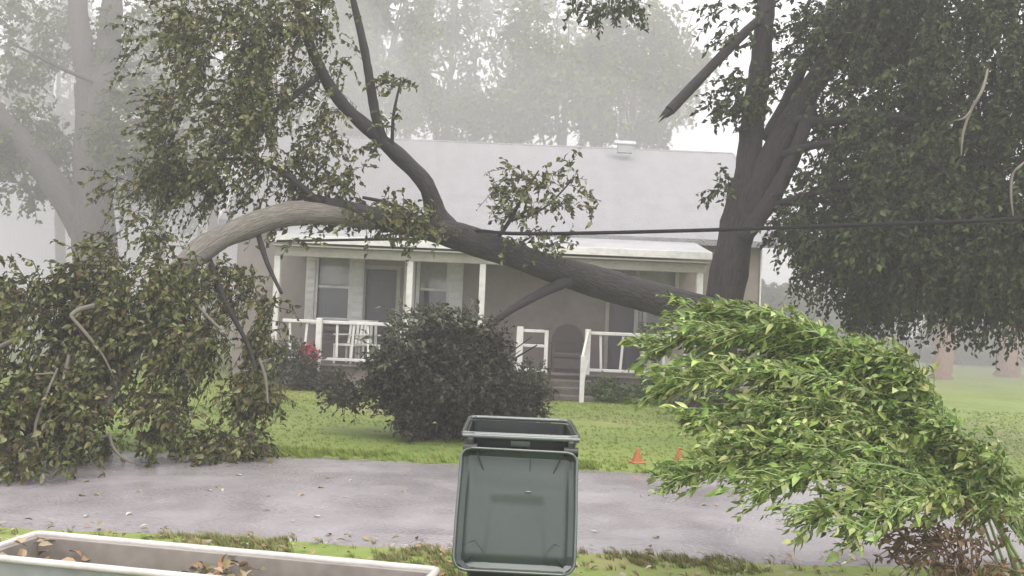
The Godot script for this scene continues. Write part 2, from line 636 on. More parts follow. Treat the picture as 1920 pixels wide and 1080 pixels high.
	pr.quad(Vector3(px0, eave.y - 0.05, eave.z), Vector3(px1, eave.y - 0.05, eave.z), Vector3(px1, top.y - 0.05, top.z), Vector3(px0, top.y - 0.05, top.z))
	pr.quad(Vector3(px1, eave.y, eave.z), Vector3(px1, top.y, top.z), Vector3(px1, top.y - 0.05, top.z), Vector3(px1, eave.y - 0.05, eave.z))
	pr.quad(Vector3(px0, eave.y, eave.z), Vector3(px0, eave.y - 0.05, eave.z), Vector3(px0, top.y - 0.05, top.z), Vector3(px0, top.y, top.z))
	put(pr, "porch_roof", M.pale_grey, h)
	mb = MB.new(base)
	mb.mm(Vector3(px0, 2.97, -18.39), Vector3(px1, 3.13, -18.36), 0.006)
	put(mb, "fascia", M.white, h)
	mb = MB.new(base)
	mb.mm(Vector3(px0 + 0.03, 2.9, -20.49), Vector3(px1 - 0.03, 2.93, -18.4))
	put(mb, "porch_ceiling", M.tan, h)
	mb = MB.new(base)
	mb.mm(Vector3(px0 + 0.08, 2.70, -18.72), Vector3(px1 - 0.08, 2.898, -18.58), 0.008)
	put(mb, "porch_beam", M.tan, h)
	# porch deck: boards on a skirt
	var nb := 13
	for i in nb:
		mb = MB.new(base)
		var z0 := lerpf(-18.5, -20.49, float(i) / nb)
		mb.mm(Vector3(px0 + 0.05, 0.43, z0 - 0.148), Vector3(px1 - 0.05, 0.47, z0), 0.004)
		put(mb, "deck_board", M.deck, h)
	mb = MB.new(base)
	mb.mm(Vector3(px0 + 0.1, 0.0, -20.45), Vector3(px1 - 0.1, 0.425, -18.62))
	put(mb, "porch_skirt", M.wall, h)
	# posts
	for q in [519, 768, 904, 1311]:
		mb = MB.new(base)
		var x := at(q, 540, 18.65).x
		mb.box(Vector3(x, 1.585, -18.65), Vector3(0.13, 2.226, 0.13), Basis(), 0.01)
		var po := put(mb, "porch_post", M.white, h)
		for y in [0.54]:
			mb = MB.new(base)
			mb.box(Vector3(x, y, -18.65), Vector3(0.18, 0.13, 0.18), Basis(), 0.01)
			put(mb, "post_trim", M.white, po)
	# railings
	railing(h, base, 530, 765, 8, 597)
	railing(h, base, 1108, 1305, 5, -1)
	# short rail beside the steps with three rungs
	mb = MB.new(base)
	var ra := at(974, 650, 18.6)
	var rb := at(1024, 650, 18.6)
	mb.mm(Vector3(ra.x - 0.07, 0.42, -18.68), Vector3(ra.x + 0.07, 1.42, -18.55), 0.01)
	var nw := put(mb, "newel_post", M.white, h)
	mb = MB.new(base)
	mb.mm(Vector3(rb.x - 0.04, 0.47, -18.66), Vector3(rb.x + 0.04, 1.36, -18.58), 0.008)
	put(mb, "newel_post", M.white, h)
	for y in [0.52, 1.03, 1.34]:
		mb = MB.new(base)
		mb.mm(Vector3(ra.x + 0.072, y - 0.03, -18.64), Vector3(rb.x - 0.042, y + 0.03, -18.6), 0.006)
		put(mb, "rail", M.white, h)
	# steps and the slanting stair rail
	for i in 3:
		mb = MB.new(base)
		mb.mm(Vector3(rb.x + 0.1, 0.0, -18.5 + 0.3 * i), Vector3(rb.x + 0.95, 0.36 - 0.13 * i, -18.2 + 0.3 * i), 0.01)
		put(mb, "step", M.deck, h)
	var s0 := at(1103, 628, 18.5)
	var s1 := at(1090, 752, 17.35)
	mb = MB.new(base)
	s1.y = 0.0
	mb.mm(Vector3(s1.x - 0.045, 0.0, s1.z - 0.045), Vector3(s1.x + 0.045, 0.92, s1.z + 0.045), 0.008)
	put(mb, "newel_post", M.white, h)
	mb = MB.new(base)
	mb.mm(Vector3(s0.x - 0.06, 0.47, -18.66), Vector3(s0.x + 0.06, 1.42, -18.54), 0.008)
	put(mb, "newel_post", M.white, h)
	for y in [0.0, -0.62]:
		mb = MB.new(base)
		var a := Vector3(s0.x, 1.36 + y, -18.53)
		var b := Vector3(s1.x, 0.9 + y, s1.z - 0.05)
		mb.box((a + b) / 2, Vector3(0.05, 0.09, (b - a).length()), Basis.looking_at((b - a).normalized()), 0.006)
		put(mb, "stair_rail", M.white, h)
	for i in 3:
		mb = MB.new(base)
		var t := (i + 1) / 4.0
		var a := Vector3(s0.x, 1.36, -18.53).lerp(Vector3(s1.x, 0.9, s1.z - 0.05), t)
		mb.mm(a + Vector3(-0.02, -0.62, -0.02), a + Vector3(0.02, -0.045, 0.02))
		put(mb, "baluster", M.white, h)
	# windows
	for i in 3:
		var w: Array = W[i]
		var fm: Material = M.white if i < 2 else M.tan
		var win := Node3D.new()
		win.name = "window"
		h.add_child(win, true)
		mb = MB.new(base)
		var zz := zw + 0.03
		var t := 0.07
		mb.mm(Vector3(w[0] - t, w[2] - t, zw + 0.002), Vector3(w[0] + 0.02, w[3] + t, zz), 0.005)
		mb.mm(Vector3(w[1] - 0.02, w[2] - t, zw + 0.002), Vector3(w[1] + t, w[3] + t, zz), 0.005)
		mb.mm(Vector3(w[0] + 0.021, w[3] - 0.02, zw + 0.002), Vector3(w[1] - 0.021, w[3] + t, zz), 0.005)
		mb.mm(Vector3(w[0] - t * 1.5, w[2] - t * 1.6, zw + 0.002), Vector3(w[1] + t * 1.5, w[2] - t, zz + 0.05), 0.005)
		put(mb, "frame", fm, win)
		mb = MB.new(base)
		var ym: float = (w[2] + w[3]) / 2
		mb.mm(Vector3(w[0] + 0.02, ym - 0.03, zw - 0.06), Vector3(w[1] - 0.02, ym + 0.03, zw - 0.01), 0.004)
		put(mb, "meeting_rail", fm, win)
		mb = MB.new(base)
		mb.mm(Vector3(w[0] + 0.02, w[2], zw - 0.05), Vector3(w[1] - 0.02, w[2] + 0.06, zw - 0.012), 0.004)
		put(mb, "bottom_rail", fm, win)
		for k in 2:
			mb = MB.new(base)
			var ya: float = w[2] + 0.06 if k == 0 else ym + 0.03
			var yb: float = ym - 0.03 if k == 0 else w[3] - 0.02
			var zp := zw - 0.045 + 0.012 * k
			mb.quad(Vector3(w[0], ya, zp), Vector3(w[0], yb, zp), Vector3(w[1], yb, zp), Vector3(w[1], ya, zp))
			put(mb, "pane", M.glass, win)
		# blinds behind the glass
		mb = MB.new(base)
		var yb2: float = lerpf(w[3], w[2], [0.46, 0.5, 0.35][i])
		mb.mm(Vector3(w[0] + 0.02, yb2, zw - 0.14), Vector3(w[1] - 0.02, w[3] - 0.02, zw - 0.125))
		put(mb, "blind", M.tan, win)
	# shutters beside the two porch windows, trim beside the third
	for q in [[573, 590, 20.44], [660, 682, 20.44], [842, 868, 20.44], [757, 778, 20.44]]:
		mb = MB.new(base)
		var x0 := at(q[0], 540, 20.46).x
		var x1 := at(q[1], 540, 20.46).x
		var ys: float = W[0][2] - 0.02
		var ye: float = W[0][3] + 0.05
		mb.mm(Vector3(x0, ys, zw + 0.033), Vector3(x1, ye, zw + 0.06), 0.006)
		var sh := put(mb, "shutter", M.white, h)
		for k in 9:
			mb = MB.new(base)
			var y := lerpf(ys + 0.1, ye - 0.1, k / 8.0)
			mb.box(Vector3((x0 + x1) / 2, y, zw + 0.064), Vector3(x1 - x0 - 0.08, 0.09, 0.012), Basis(Vector3.RIGHT, 0.25))
			put(mb, "slat", M.white, sh)
	# doors
	for i in 2:
		var d: Array = D[i]
		mb = MB.new(base)
		mb.mm(Vector3(d[0] + 0.03, 0.47, zw - 0.1), Vector3(d[1] - 0.03, 2.57, zw - 0.05), 0.004)
		var dr := put(mb, "door", M.door, h)
		for k in 4:
			mb = MB.new(base)
			var cx: float = lerpf(d[0], d[1], 0.29 if k % 2 == 0 else 0.71)
			var cy := 0.95 if k < 2 else 1.95
			mb.box(Vector3(cx, cy, zw - 0.046), Vector3((d[1] - d[0]) * 0.3, 0.75, 0.012), Basis(), 0.005)
			put(mb, "panel", M.door, dr)
		mb = MB.new(base)
		mb.box(Vector3(d[1] - 0.1, 1.45, zw - 0.02), Vector3(0.05, 0.05, 0.06), Basis(), 0.015)
		put(mb, "handle", M.pale_grey, dr)
		mb = MB.new(base)
		mb.mm(Vector3(d[0] - 0.07, 0.47, zw + 0.002), Vector3(d[0] + 0.02, 2.68, zw + 0.025), 0.004)
		mb.mm(Vector3(d[1] - 0.02, 0.47, zw + 0.002), Vector3(d[1] + 0.07, 2.68, zw + 0.025), 0.004)
		mb.mm(Vector3(d[0] + 0.021, 2.58, zw + 0.002), Vector3(d[1] - 0.021, 2.68, zw + 0.025), 0.004)
		put(mb, "door_frame", M.tan, dr)

func railing(h: Node, base: Vector3, pa: float, pb: float, n: int, newel: float):
	var x0 := at(pa, 620, 18.64).x
	var x1 := at(pb, 620, 18.64).x
	var mb := MB.new(base)
	mb.mm(Vector3(x0, 0.54, -18.66), Vector3(x1, 0.60, -18.6), 0.006)
	var rl := put(mb, "railing", M.white, h)
	mb = MB.new(base)
	mb.mm(Vector3(x0, 1.31, -18.69), Vector3(x1, 1.38, -18.58), 0.01)
	put(mb, "top_rail", M.white, rl)
	for i in n:
		mb = MB.new(base)
		var x := lerpf(x0, x1, (i + 0.5) / n)
		if i % 4 == 2: continue
		mb.box(Vector3(x, 0.955, -18.63), Vector3(0.05, 0.70, 0.04), Basis(Vector3.BACK, sin(i * 2.3 + pa) * 0.06), 0.005)
		put(mb, "baluster", M.white, rl)
	if newel > 0:
		mb = MB.new(base)
		var x := at(newel, 640, 18.5).x
		mb.mm(Vector3(x - 0.06, 0.3, -18.575), Vector3(x + 0.06, 1.42, -18.46), 0.01)
		put(mb, "newel_post", M.white, rl)

# ---------------------------------------------------------------- trees
func build_background_trees():
	var bark := bark_mat([Color(0.10, 0.09, 0.08), Color(0.16, 0.145, 0.13), Color(0.22, 0.20, 0.19)], 5)
	M.far_bark = bark
	var lm := leaf_mat(0.7, 0.25)
	var pal := [Color(0.11, 0.145, 0.025), Color(0.15, 0.185, 0.038), Color(0.09, 0.12, 0.025)]
	var wind := Vector3(-0.5, -0.1, 0)
	# [base px, depth, trunk px, list of crown clumps (px, py, rx, ry, share)]
	var list := [
		[690, 40, 24, [[700, 120, 130, 150, 1.0], [640, 30, 90, 110, 0.6], [720, -70, 120, 110, 0.5]], "hazy broad tree standing behind the roof's misty end"],
		[850, 46, 22, [[850, 150, 110, 130, 1.0], [830, 20, 100, 110, 0.8]], "hazy tree with trunk showing above the roof middle"],
		[1010, 42, 22, [[1070, 170, 130, 110, 1.0], [1040, 70, 75, 90, 0.5], [940, 190, 90, 90, 0.6]], "hazy pale green rounded tree above the roof ridge"],
		[1180, 44, 20, [[1190, 180, 120, 90, 0.9], [1130, 110, 70, 80, 0.4], [1290, 90, 70, 60, 0.25], [1230, 50, 110, 30, 0.25]], "hazy thin-topped tree beside the white roof vent"],
		[960, 55, 20, [[960, -30, 160, 80, 0.6], [1090, -20, 110, 60, 0.3]], "tall hazy tree with sky gaps over the house"],
		[560, 38, 26, [[540, 160, 120, 170, 1.0], [490, -10, 120, 110, 0.6]], "hazy tree behind the fallen tree's upright branches"],
		[400, 36, 24, [[380, 180, 130, 150, 1.0], [340, 20, 110, 110, 0.5]], "hazy tree between the forked trunk and the house"],
		[760, 58, 20, [[760, 40, 170, 150, 0.9], [640, 150, 120, 120, 0.6]], "tall pale tree deep in mist behind the upright branches"],
		[1100, 60, 20, [[1120, 60, 150, 110, 0.7], [1230, 170, 90, 80, 0.4]], "tall pale tree deep in mist above the roof vent"],
		[120, 46, 20, [[110, 210, 130, 140, 0.8], [90, 20, 130, 120, 0.6]], "tall pale tree deep in mist behind the forked trunk"],
		[300, 48, 20, [[290, 330, 150, 110, 0.8]], "low hazy tree behind the fallen crown"],
		[-60, 34, 24, [[-70, 150, 110, 150, 0.9], [10, 60, 90, 100, 0.4]], "hazy tree behind the leaning forked trunk"],
	]
	for a in list:
		var base := gnd(a[0], 0)
		base = at(a[0], 560, a[1])
		base.y = 0.0
		var t := thing("hazy_tree", base, a[4], "tree", "hazy trees behind the house")
		var tr := MB.new(base)
		var topc: Array = a[3][0]
		var tops := at(topc[0], topc[1] - topc[3] * 0.8, a[1])
		var mid := base.lerp(tops, 0.5) + Vector3(rng.randf_range(-0.4, 0.4), 0, 0)
		var r0 := m_of(a[2], a[1]) * 0.5
		var cv := curve([[base, r0 * 1.25], [base.lerp(mid, 0.5), r0], [mid, r0 * 0.8], [tops, r0 * 0.25]], 5)
		tr.tube(cv[0], cv[1], 8, 0.05, a[0])
		put(tr, "trunk", bark, t)
		var lv := MB.new(base)
		var wd := MB.new(base)
		for c in a[3]:
			var ctr := at(c[0], c[1], a[1])
			for i in 7:
				var e := ctr + rv() * m_of(c[2], a[1]) * 0.75
				var s: Vector3 = cv[0][rng.randi_range(cv[0].size() / 2, cv[0].size() - 2)]
				var b2 := curve([[s, r0 * 0.35], [s.lerp(e, 0.5) + rv() * 0.4, r0 * 0.22], [e, r0 * 0.08]], 4)
				wd.tube(b2[0], b2[1], 5)
			foliage(lv, null, [[c[0], c[1], a[1], c[2], c[3], m_of(c[2], a[1]) * 0.8, 1.0]], int(1000 * c[4]), 0.36, 6, 0.9, pal, wind, 0.12, 0.3)
		put(wd, "limbs", bark, t)
		put(lv, "crown", lm, t)
	# tree line at the end of the lawn
	var pal2 := [Color(0.09, 0.125, 0.03), Color(0.12, 0.155, 0.04), Color(0.08, 0.105, 0.035)]
	var k := 0
	var looks := ["pale olive hedge tree next to the house's side wall", "rounded hazy shrub tree under the bright sky gap", "dark hazy tree at the lawn's end behind the weeds", "grey green tree mass at the far lawn edge", "broad hazy tree between two pinkish trunks", "hazy tree behind the ragged pinkish trunk", "far hazy tree past the pinkish trunk by the lawn"]
	for q in [[1465, 44, 95, 575, 75], [1560, 50, 100, 590, 70], [1660, 52, 110, 600, 85], [1760, 50, 100, 610, 70], [1850, 54, 110, 600, 85], [1950, 50, 100, 600, 90], [2070, 52, 110, 590, 100]]:
		var base := at(q[0], 600, q[1])
		base.y = 0.0
		var t := thing("far_tree", base, looks[k], "tree", "far tree line at the end of the lawn")
		k += 1
		var tr := MB.new(base)
		tr.tube(PackedVector3Array([base, base + Vector3(0.1, 1.5, 0), base + Vector3(-0.1, 3.2, 0)]), PackedFloat32Array([0.22, 0.17, 0.06]), 7)
		put(tr, "trunk", bark, t)
		var lv := MB.new(base)
		foliage(lv, null, [[q[0], q[3] + 22, q[1], q[2], q[4] * 0.75, 2.0, 0.7], [q[0] + rng.randf_range(-25, 25), q[3] + 50, q[1] - 1.0, q[2] * 1.05, 50, 2.0, 0.5]], 1500, 0.36, 6, 0.6, pal2, wind, 0.0, 0.3)
		put(lv, "crown", lm, t)
	# pinkish trunks on the far lawn
	var pink := bark_mat([Color(0.24, 0.15, 0.12), Color(0.36, 0.24, 0.195), Color(0.44, 0.31, 0.26)], 15)
	var j := 0
	for q in [[1765, 32.0, 34, "pinkish brown trunk flaring upward on the far lawn"], [1890, 36.0, 40, "straight pinkish trunk near the far tree line"]]:
		var p: Vector3 = at(q[0], 640, q[1])
		p.y = 0.0
		var r: float = m_of(q[2], q[1]) * 0.5
		var t := thing("bare_trunk", p, q[3], "tree trunk")
		var tb := MB.new(p)
		var cv := curve([[p, r * 1.2], [p + Vector3(0.05, 0.6, 0), r * 0.95], [p + Vector3(0.15, 1.6, 0), r * 1.15], [p + Vector3(0.25, 3.0, 0), r * 0.9], [p + Vector3(0.4, 5.2, 0), r * 0.7]], 5)
		tb.tube(cv[0], cv[1], 12, 0.1, j * 2.0)
		put(tb, "trunk", pink, t)
		for s in [-1.0, 0.2, 1.0]:
			var lb := MB.new(p)
			var c2 := curve([[p + Vector3(0.15, 1.5, 0), r * 0.55], [p + Vector3(0.15 + s * 0.55, 2.4, 0.2), r * 0.45], [p + Vector3(0.15 + s * 1.3, 3.8, 0.3), r * 0.25]], 5)
			lb.tube(c2[0], c2[1], 8, 0.06)
			put(lb, "limb", pink, t)
		j += 1

func build_left_tree():
	var bark := bark_mat([Color(0.07, 0.06, 0.058), Color(0.10, 0.088, 0.084), Color(0.13, 0.115, 0.112)], 23)
	var base := at(188, 600, 21.0)
	base.y = 0
	var t := thing("forked_tree", base, "hazy grey forked tree behind the fallen leafy crown", "tree")
	var mb := MB.new(base)
	limb(mb, [[190, 696, 21, 100], [184, 560, 21, 84], [176, 440, 21, 78], [174, 330, 21, 66], [176, 230, 21, 66], [172, 160, 21, 62]], 14, 0.05)
	put(mb, "trunk", bark, t)
	for l in [
		[[168, 190, 21, 46], [158, 110, 21, 40], [148, 30, 21, 36], [142, -90, 21, 30]],
		[[182, 190, 21, 48], [200, 110, 21.2, 42], [208, 40, 21.3, 40], [214, -90, 21.4, 34]],
		[[170, 450, 21, 60], [120, 370, 20.8, 52], [60, 290, 20.5, 46], [-10, 210, 20.2, 40], [-80, 130, 20, 34]]]:
		mb = MB.new(base)
		limb(mb, l, 10, 0.05)
		put(mb, "limb", bark, t)
	var dk := flat_mat(lin(0.05, 0.045, 0.045), 0.7)
	for l in [
		[[175, 152, 20.6, 10], [120, 130, 20.2, 8], [60, 100, 19.8, 6], [15, 78, 19.5, 4]],
		[[205, 172, 20.6, 8], [240, 188, 20.3, 6], [275, 205, 20, 4]],
		[[195, 140, 20.6, 7], [225, 128, 20.4, 5], [250, 125, 20.2, 3]]]:
		mb = MB.new(base)
		limb(mb, l, 5, 0.0)
		put(mb, "dead_branch", dk, t)
	var lv := MB.new(base)
	var wd := MB.new(base)
	var pal := [Color(0.085, 0.105, 0.03), Color(0.11, 0.13, 0.045), Color(0.07, 0.085, 0.028)]
	foliage(lv, wd, [
		[20, 290, 21.0, 100, 100, 1.4, 0.9], [10, 70, 21.5, 90, 120, 1.4, 0.3], [280, 270, 21, 75, 120, 1.4, 0.9],
		[270, 90, 22, 60, 110, 1.4, 0.3], [110, 30, 23.5, 120, 90, 1.0, 0.25]],
		1700, 0.17, 9, 0.5, pal, Vector3(-0.5, -0.2, 0), 0.0, 0.8)
	put(wd, "twigs", bark, t)
	put(lv, "crown", leaf_mat(0.6, 0.3), t)

func build_standing_tree():
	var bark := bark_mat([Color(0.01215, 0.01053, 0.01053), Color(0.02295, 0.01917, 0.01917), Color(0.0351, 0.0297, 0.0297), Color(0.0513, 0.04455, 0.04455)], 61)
	M.bark = bark
	var base := at(1337, 700, 14.4)
	base.y = 0
	var t := thing("standing_tree", base, "dark leaning tree with several stems and heavy drooping crown", "tree")
	var mb := MB.new(base)
	limb(mb, [[1332, 805, 14.4, 107.5], [1340, 730, 14.4, 84], [1347, 640, 14.4, 75.6], [1362, 530, 14.4, 70.56], [1384, 420, 14.4, 67.2], [1400, 345, 14.4, 60.48]], 18, 0.06)
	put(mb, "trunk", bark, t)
	for l in [
		[[1396, 380, 14.4, 52.8], [1406, 280, 14.4, 46.4], [1418, 180, 14.4, 41.6], [1430, 80, 14.4, 37.6], [1438, -20, 14.4, 35.2], [1446, -130, 14.4, 30.4]],
		[[1402, 400, 14.3, 49.6], [1440, 310, 14.2, 48], [1490, 215, 14.1, 44.8], [1548, 125, 14.0, 40], [1620, 40, 13.8, 35.2], [1710, -60, 13.6, 28.8]],
		[[1392, 445, 14.2, 35.2], [1432, 395, 14.1, 33.6], [1470, 330, 14.0, 30.4], [1500, 262, 13.9, 25.6], [1520, 200, 13.9, 20.8]],
		[[1440, 260, 14.5, 27.2], [1480, 180, 14.7, 24], [1520, 90, 14.9, 20.8], [1560, 10, 15, 17.6], [1590, -70, 15, 14.4]],
		[[1490, 225, 14, 24], [1560, 228, 13.7, 18], [1640, 215, 13.4, 14], [1740, 230, 13, 9]],
		[[1470, 290, 14, 20], [1530, 272, 13.6, 15], [1600, 268, 13.2, 12], [1720, 290, 12.8, 8], [1800, 350, 12.6, 5]],
		[[1410, 400, 14.2, 18], [1500, 370, 13.8, 14], [1600, 350, 13.4, 11], [1740, 380, 13, 7]]]:
		mb = MB.new(base)
		limb(mb, l, 12, 0.05)
		put(mb, "limb", bark, t)
	mb = MB.new(base)
	limb(mb, [[1424, 36, 14.3, 15], [1400, 58, 14.2, 17], [1340, 118, 14.0, 19], [1256, 207, 13.8, 21]], 10, 0.04)
	var bl := put(mb, "broken_limb", bark, t)
	bl.set_meta("label", "snapped bare limb slanting down from the upright stem")
	for i in 7:
		var sp := MB.new(base)
		var c := at(1258, 205, 13.8) + rv() * 0.05
		var e := c + (at(1246, 217, 13.8) - at(1258, 205, 13.8)) * rng.randf_range(0.5, 2.2)
		sp.tube(PackedVector3Array([c, c.lerp(e, 0.5), e]), PackedFloat32Array([0.04, 0.022, 0.002]), 4)
		put(sp, "splinter", bark, bl)
	var pale := bark_mat([Color(0.10, 0.09, 0.07), Color(0.17, 0.155, 0.13), Color(0.23, 0.215, 0.185)], 66)
	M.pale_bark = pale
	for l in [
		[[1852, 130, 12.0, 4], [1842, 168, 11.4, 6], [1820, 208, 11.4, 6], [1806, 250, 11.4, 5], [1802, 292, 11.4, 2]],
		[[1820, 208, 11.4, 4], [1806, 222, 11.3, 3], [1788, 226, 11.3, 1]],
		[[1940, 290, 11.8, 4], [1912, 312, 11.4, 5], [1898, 330, 11.4, 5], [1896, 370, 11.4, 5], [1900, 405, 11.4, 2]]]:
		mb = MB.new(base)
		limb(mb, l, 6, 0.05)
		put(mb, "dead_branch", pale, t)
	var lv := MB.new(base)
	var wd := MB.new(base)
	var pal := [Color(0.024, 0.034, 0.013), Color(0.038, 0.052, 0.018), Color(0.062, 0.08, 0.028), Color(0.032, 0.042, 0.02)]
	var wind := Vector3(-0.25, -0.55, 0.1)
	foliage(lv, wd, [
		[1760, 100, 14, 210, 170, 1.9, 1.0], [1640, 40, 14.5, 130, 110, 1.5, 0.55], [1900, 250, 13.5, 170, 200, 1.8, 1.0],
		[1690, 290, 13.8, 160, 130, 1.7, 0.9], [1640, 415, 13.6, 150, 100, 1.5, 0.85], [1800, 440, 13.2, 170, 110, 1.7, 1.0],
		[1930, 450, 12.8, 130, 100, 1.4, 0.6], [1710, 500, 13.4, 90, 60, 1.2, 0.45], [1850, 520, 12.6, 90, 45, 0.9, 0.3],
		[1570, 445, 13.8, 75, 55, 1.0, 0.3], [1640, 545, 13.6, 45, 50, 0.6, 0.12], [2020, 300, 13.5, 150, 330, 1.8, 0.6], [1830, -60, 14, 240, 90, 1.8, 0.5]],
		9000, 0.115, 9, 0.42, pal, wind, -0.06, 0.9, false, 0.55, 0.3)
	# thin leaf sprays near the stems
	foliage(lv, wd, [[1395, 180, 14.2, 30, 40, 0.4, 0.3], [1375, 190, 14.2, 45, 25, 0.4, 0.25], [1355, 355, 14.2, 22, 15, 0.3, 0.1],
		[1500, 120, 14.2, 60, 90, 0.8, 0.6], [1560, 30, 14, 70, 60, 0.8, 0.5], [1490, 420, 14, 50, 40, 0.6, 0.35], [1540, 330, 14, 50, 50, 0.7, 0.4], [1550, 230, 14.4, 60, 70, 0.8, 0.5],
		[1150, 8, 14, 90, 22, 0.5, 0.35], [1380, 40, 14, 60, 40, 0.5, 0.2]],
		560, 0.12, 8, 0.36, pal, wind, -0.2, 1.5)
	put(wd, "twigs", bark, t)
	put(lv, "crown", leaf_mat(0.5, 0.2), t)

func build_fallen_tree():
	var bark := bark_mat([Color(0.0135, 0.01215, 0.01283), Color(0.02565, 0.02228, 0.02322), Color(0.03915, 0.0351, 0.03578), Color(0.0621, 0.0567, 0.05535)], 71)
	M.torn = tri_mat([Color(0.16, 0.11, 0.07), Color(0.25, 0.19, 0.13), Color(0.33, 0.27, 0.19)], 0.03, 0.15, 0.4, 0.9, 0.7, 0.0, 75, 128)
	var base := gnd(250, 860)
	var t := thing("fallen_tree", base, "snapped leafy tree lying from trunk across porch onto the road", "tree")
	var mb := MB.new(base)
	limb(mb, [[1335, 590, 14.3, 73.92], [1270, 572, 14.15, 68.64], [1190, 550, 13.95, 61.6], [1100, 522, 13.7, 56.32], [1000, 492, 13.4, 52.8], [920, 464, 13.2, 52.8], [850, 440, 13.0, 51.04],
		[780, 425, 12.7, 44], [700, 408, 12.3, 40.48], [640, 392, 12.0, 36.96], [604, 382, 11.85, 29.92]], 16, 0.06)
	put(mb, "trunk", bark, t)
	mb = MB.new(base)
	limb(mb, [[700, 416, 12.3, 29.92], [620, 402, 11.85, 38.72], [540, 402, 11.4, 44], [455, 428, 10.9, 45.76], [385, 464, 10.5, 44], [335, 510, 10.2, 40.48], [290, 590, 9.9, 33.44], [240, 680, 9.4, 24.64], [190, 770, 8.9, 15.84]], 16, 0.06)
	var bark2 := bark_mat([Color(0.06875, 0.0625, 0.05625), Color(0.125, 0.1162, 0.1025), Color(0.175, 0.165, 0.1438), Color(0.2375, 0.225, 0.2)], 73)  # paler copy of the bark: the lit look of this stretch is painted in
	put(mb, "upper_trunk", bark2, t).set_meta("label", "upper trunk of the fallen tree with daylight painted into paler bark")
	for q in [[1300, 580, 14.15, 1330, 586, 30], [606, 383, 11.86, 575, 372, 16]]:
		for i in 9:
			var sp := MB.new(base)
			var c := at(q[0], q[1], q[2]) + rv() * m_of(q[5], q[2]) * 0.7
			var e: Vector3 = c + (at(q[3], q[4], q[2]) - at(q[0], q[1], q[2])) * rng.randf_range(0.6, 1.8) + rv() * 0.05
			sp.tube(PackedVector3Array([c, c.lerp(e, 0.5), e]), PackedFloat32Array([0.05, 0.03, 0.003]), 4)
			put(sp, "splinter", M.torn if q[0] > 1000 else bark, t)
	for l in [
		[[846, 440, 13.0, 46], [818, 400, 13.0, 38], [798, 345, 12.9, 34], [752, 296, 12.8, 30], [700, 250, 12.7, 27], [645, 198, 12.6, 25], [606, 140, 12.5, 22], [576, 70, 12.4, 19], [556, -10, 12.3, 16], [545, -100, 12.2, 13]],
		[[716, 262, 12.7, 22], [702, 205, 12.7, 19], [690, 130, 12.7, 17], [676, 60, 12.7, 15], [660, -10, 12.7, 13], [645, -100, 12.7, 10]],
		[[1066, 526, 13.5, 24], [1010, 552, 13.2, 19], [960, 580, 12.9, 15], [915, 612, 12.6, 11]],
		[[735, 278, 12.7, 7], [738, 215, 12.6, 6], [752, 150, 12.6, 4]],
		[[600, 140, 12.5, 14], [540, 190, 12.2, 10], [470, 240, 11.9, 7], [400, 280, 11.6, 4]],
		[[580, 60, 12.4, 12], [500, 70, 12.1, 9], [420, 110, 11.8, 6]],
		[[620, 400, 11.9, 16], [540, 330, 11.7, 11], [470, 300, 11.6, 8], [380, 300, 11.4, 5]],
		[[800, 420, 12.8, 12], [740, 385, 12.5, 9], [680, 370, 12.3, 6]],
		[[925, 455, 13.2, 10], [955, 415, 13.1, 8], [985, 360, 13.0, 5], [1010, 320, 13, 3]],
		[[955, 415, 13.1, 6], [1020, 390, 13, 4], [1075, 335, 13, 3]],
		[[480, 425, 11.1, 12], [500, 490, 10.9, 9], [528, 550, 10.7, 6]],
		[[330, 520, 10.2, 16], [250, 560, 9.9, 12], [150, 600, 9.4, 8], [60, 660, 8.9, 5]],
		[[280, 600, 9.8, 14], [180, 660, 9.2, 10], [60, 740, 8.6, 7]],
		[[385, 470, 10.6, 14], [420, 560, 10.3, 10], [470, 660, 10.0, 8], [490, 760, 9.8, 5]]]:
		mb = MB.new(base)
		limb(mb, l, 9, 0.05)
		put(mb, "limb", bark, t)
	for l in [
		[[185, 572, 9.0, 11.25], [150, 580, 8.9, 10.5], [132, 592, 8.8, 6.75]],
		[[132, 592, 8.8, 6.75], [165, 630, 8.8, 6], [192, 665, 8.8, 4.5], [210, 700, 8.8, 3]],
		[[372, 575, 9.6, 6], [400, 605, 9.6, 6.75], [416, 618, 9.6, 4.5]],
		[[205, 812, 8.4, 6], [212, 838, 8.4, 6], [230, 858, 8.4, 5.25], [252, 868, 8.4, 3]],
		[[175, 828, 8.4, 3], [205, 814, 8.4, 5.25]],
		[[486, 672, 9.3, 5.25], [498, 710, 9.3, 6], [502, 755, 9.3, 3.75]],
		[[0, 650, 8.2, 9.75], [22, 640, 8.2, 8.25], [42, 630, 8.2, 4.5]],
		[[108, 690, 8.2, 3.75], [85, 745, 8.1, 5.25], [66, 800, 8.0, 6], [72, 850, 8.0, 4.5], [68, 880, 8.0, 3]],
		[[130, 665, 8.5, 6], [95, 780, 8.3, 6.75], [20, 838, 8.0, 4.5]],
		[[360, 770, 9.0, 2.25], [345, 820, 8.9, 3.75]],
		[[65, 702, 8.2, 3.75], [104, 700, 8.2, 3.75]]]:
		mb = MB.new(base)
		limb(mb, l, 7, 0.05)
		put(mb, "broken_branch", M.pale_bark, t)
	var lv := MB.new(base)
	var wd := MB.new(base)
	var pal := [Color(0.038, 0.048, 0.014), Color(0.065, 0.08, 0.022), Color(0.11, 0.125, 0.038), Color(0.075, 0.055, 0.024), Color(0.19, 0.19, 0.10)]
	var wind := Vector3(-0.35, -0.5, 0.15)
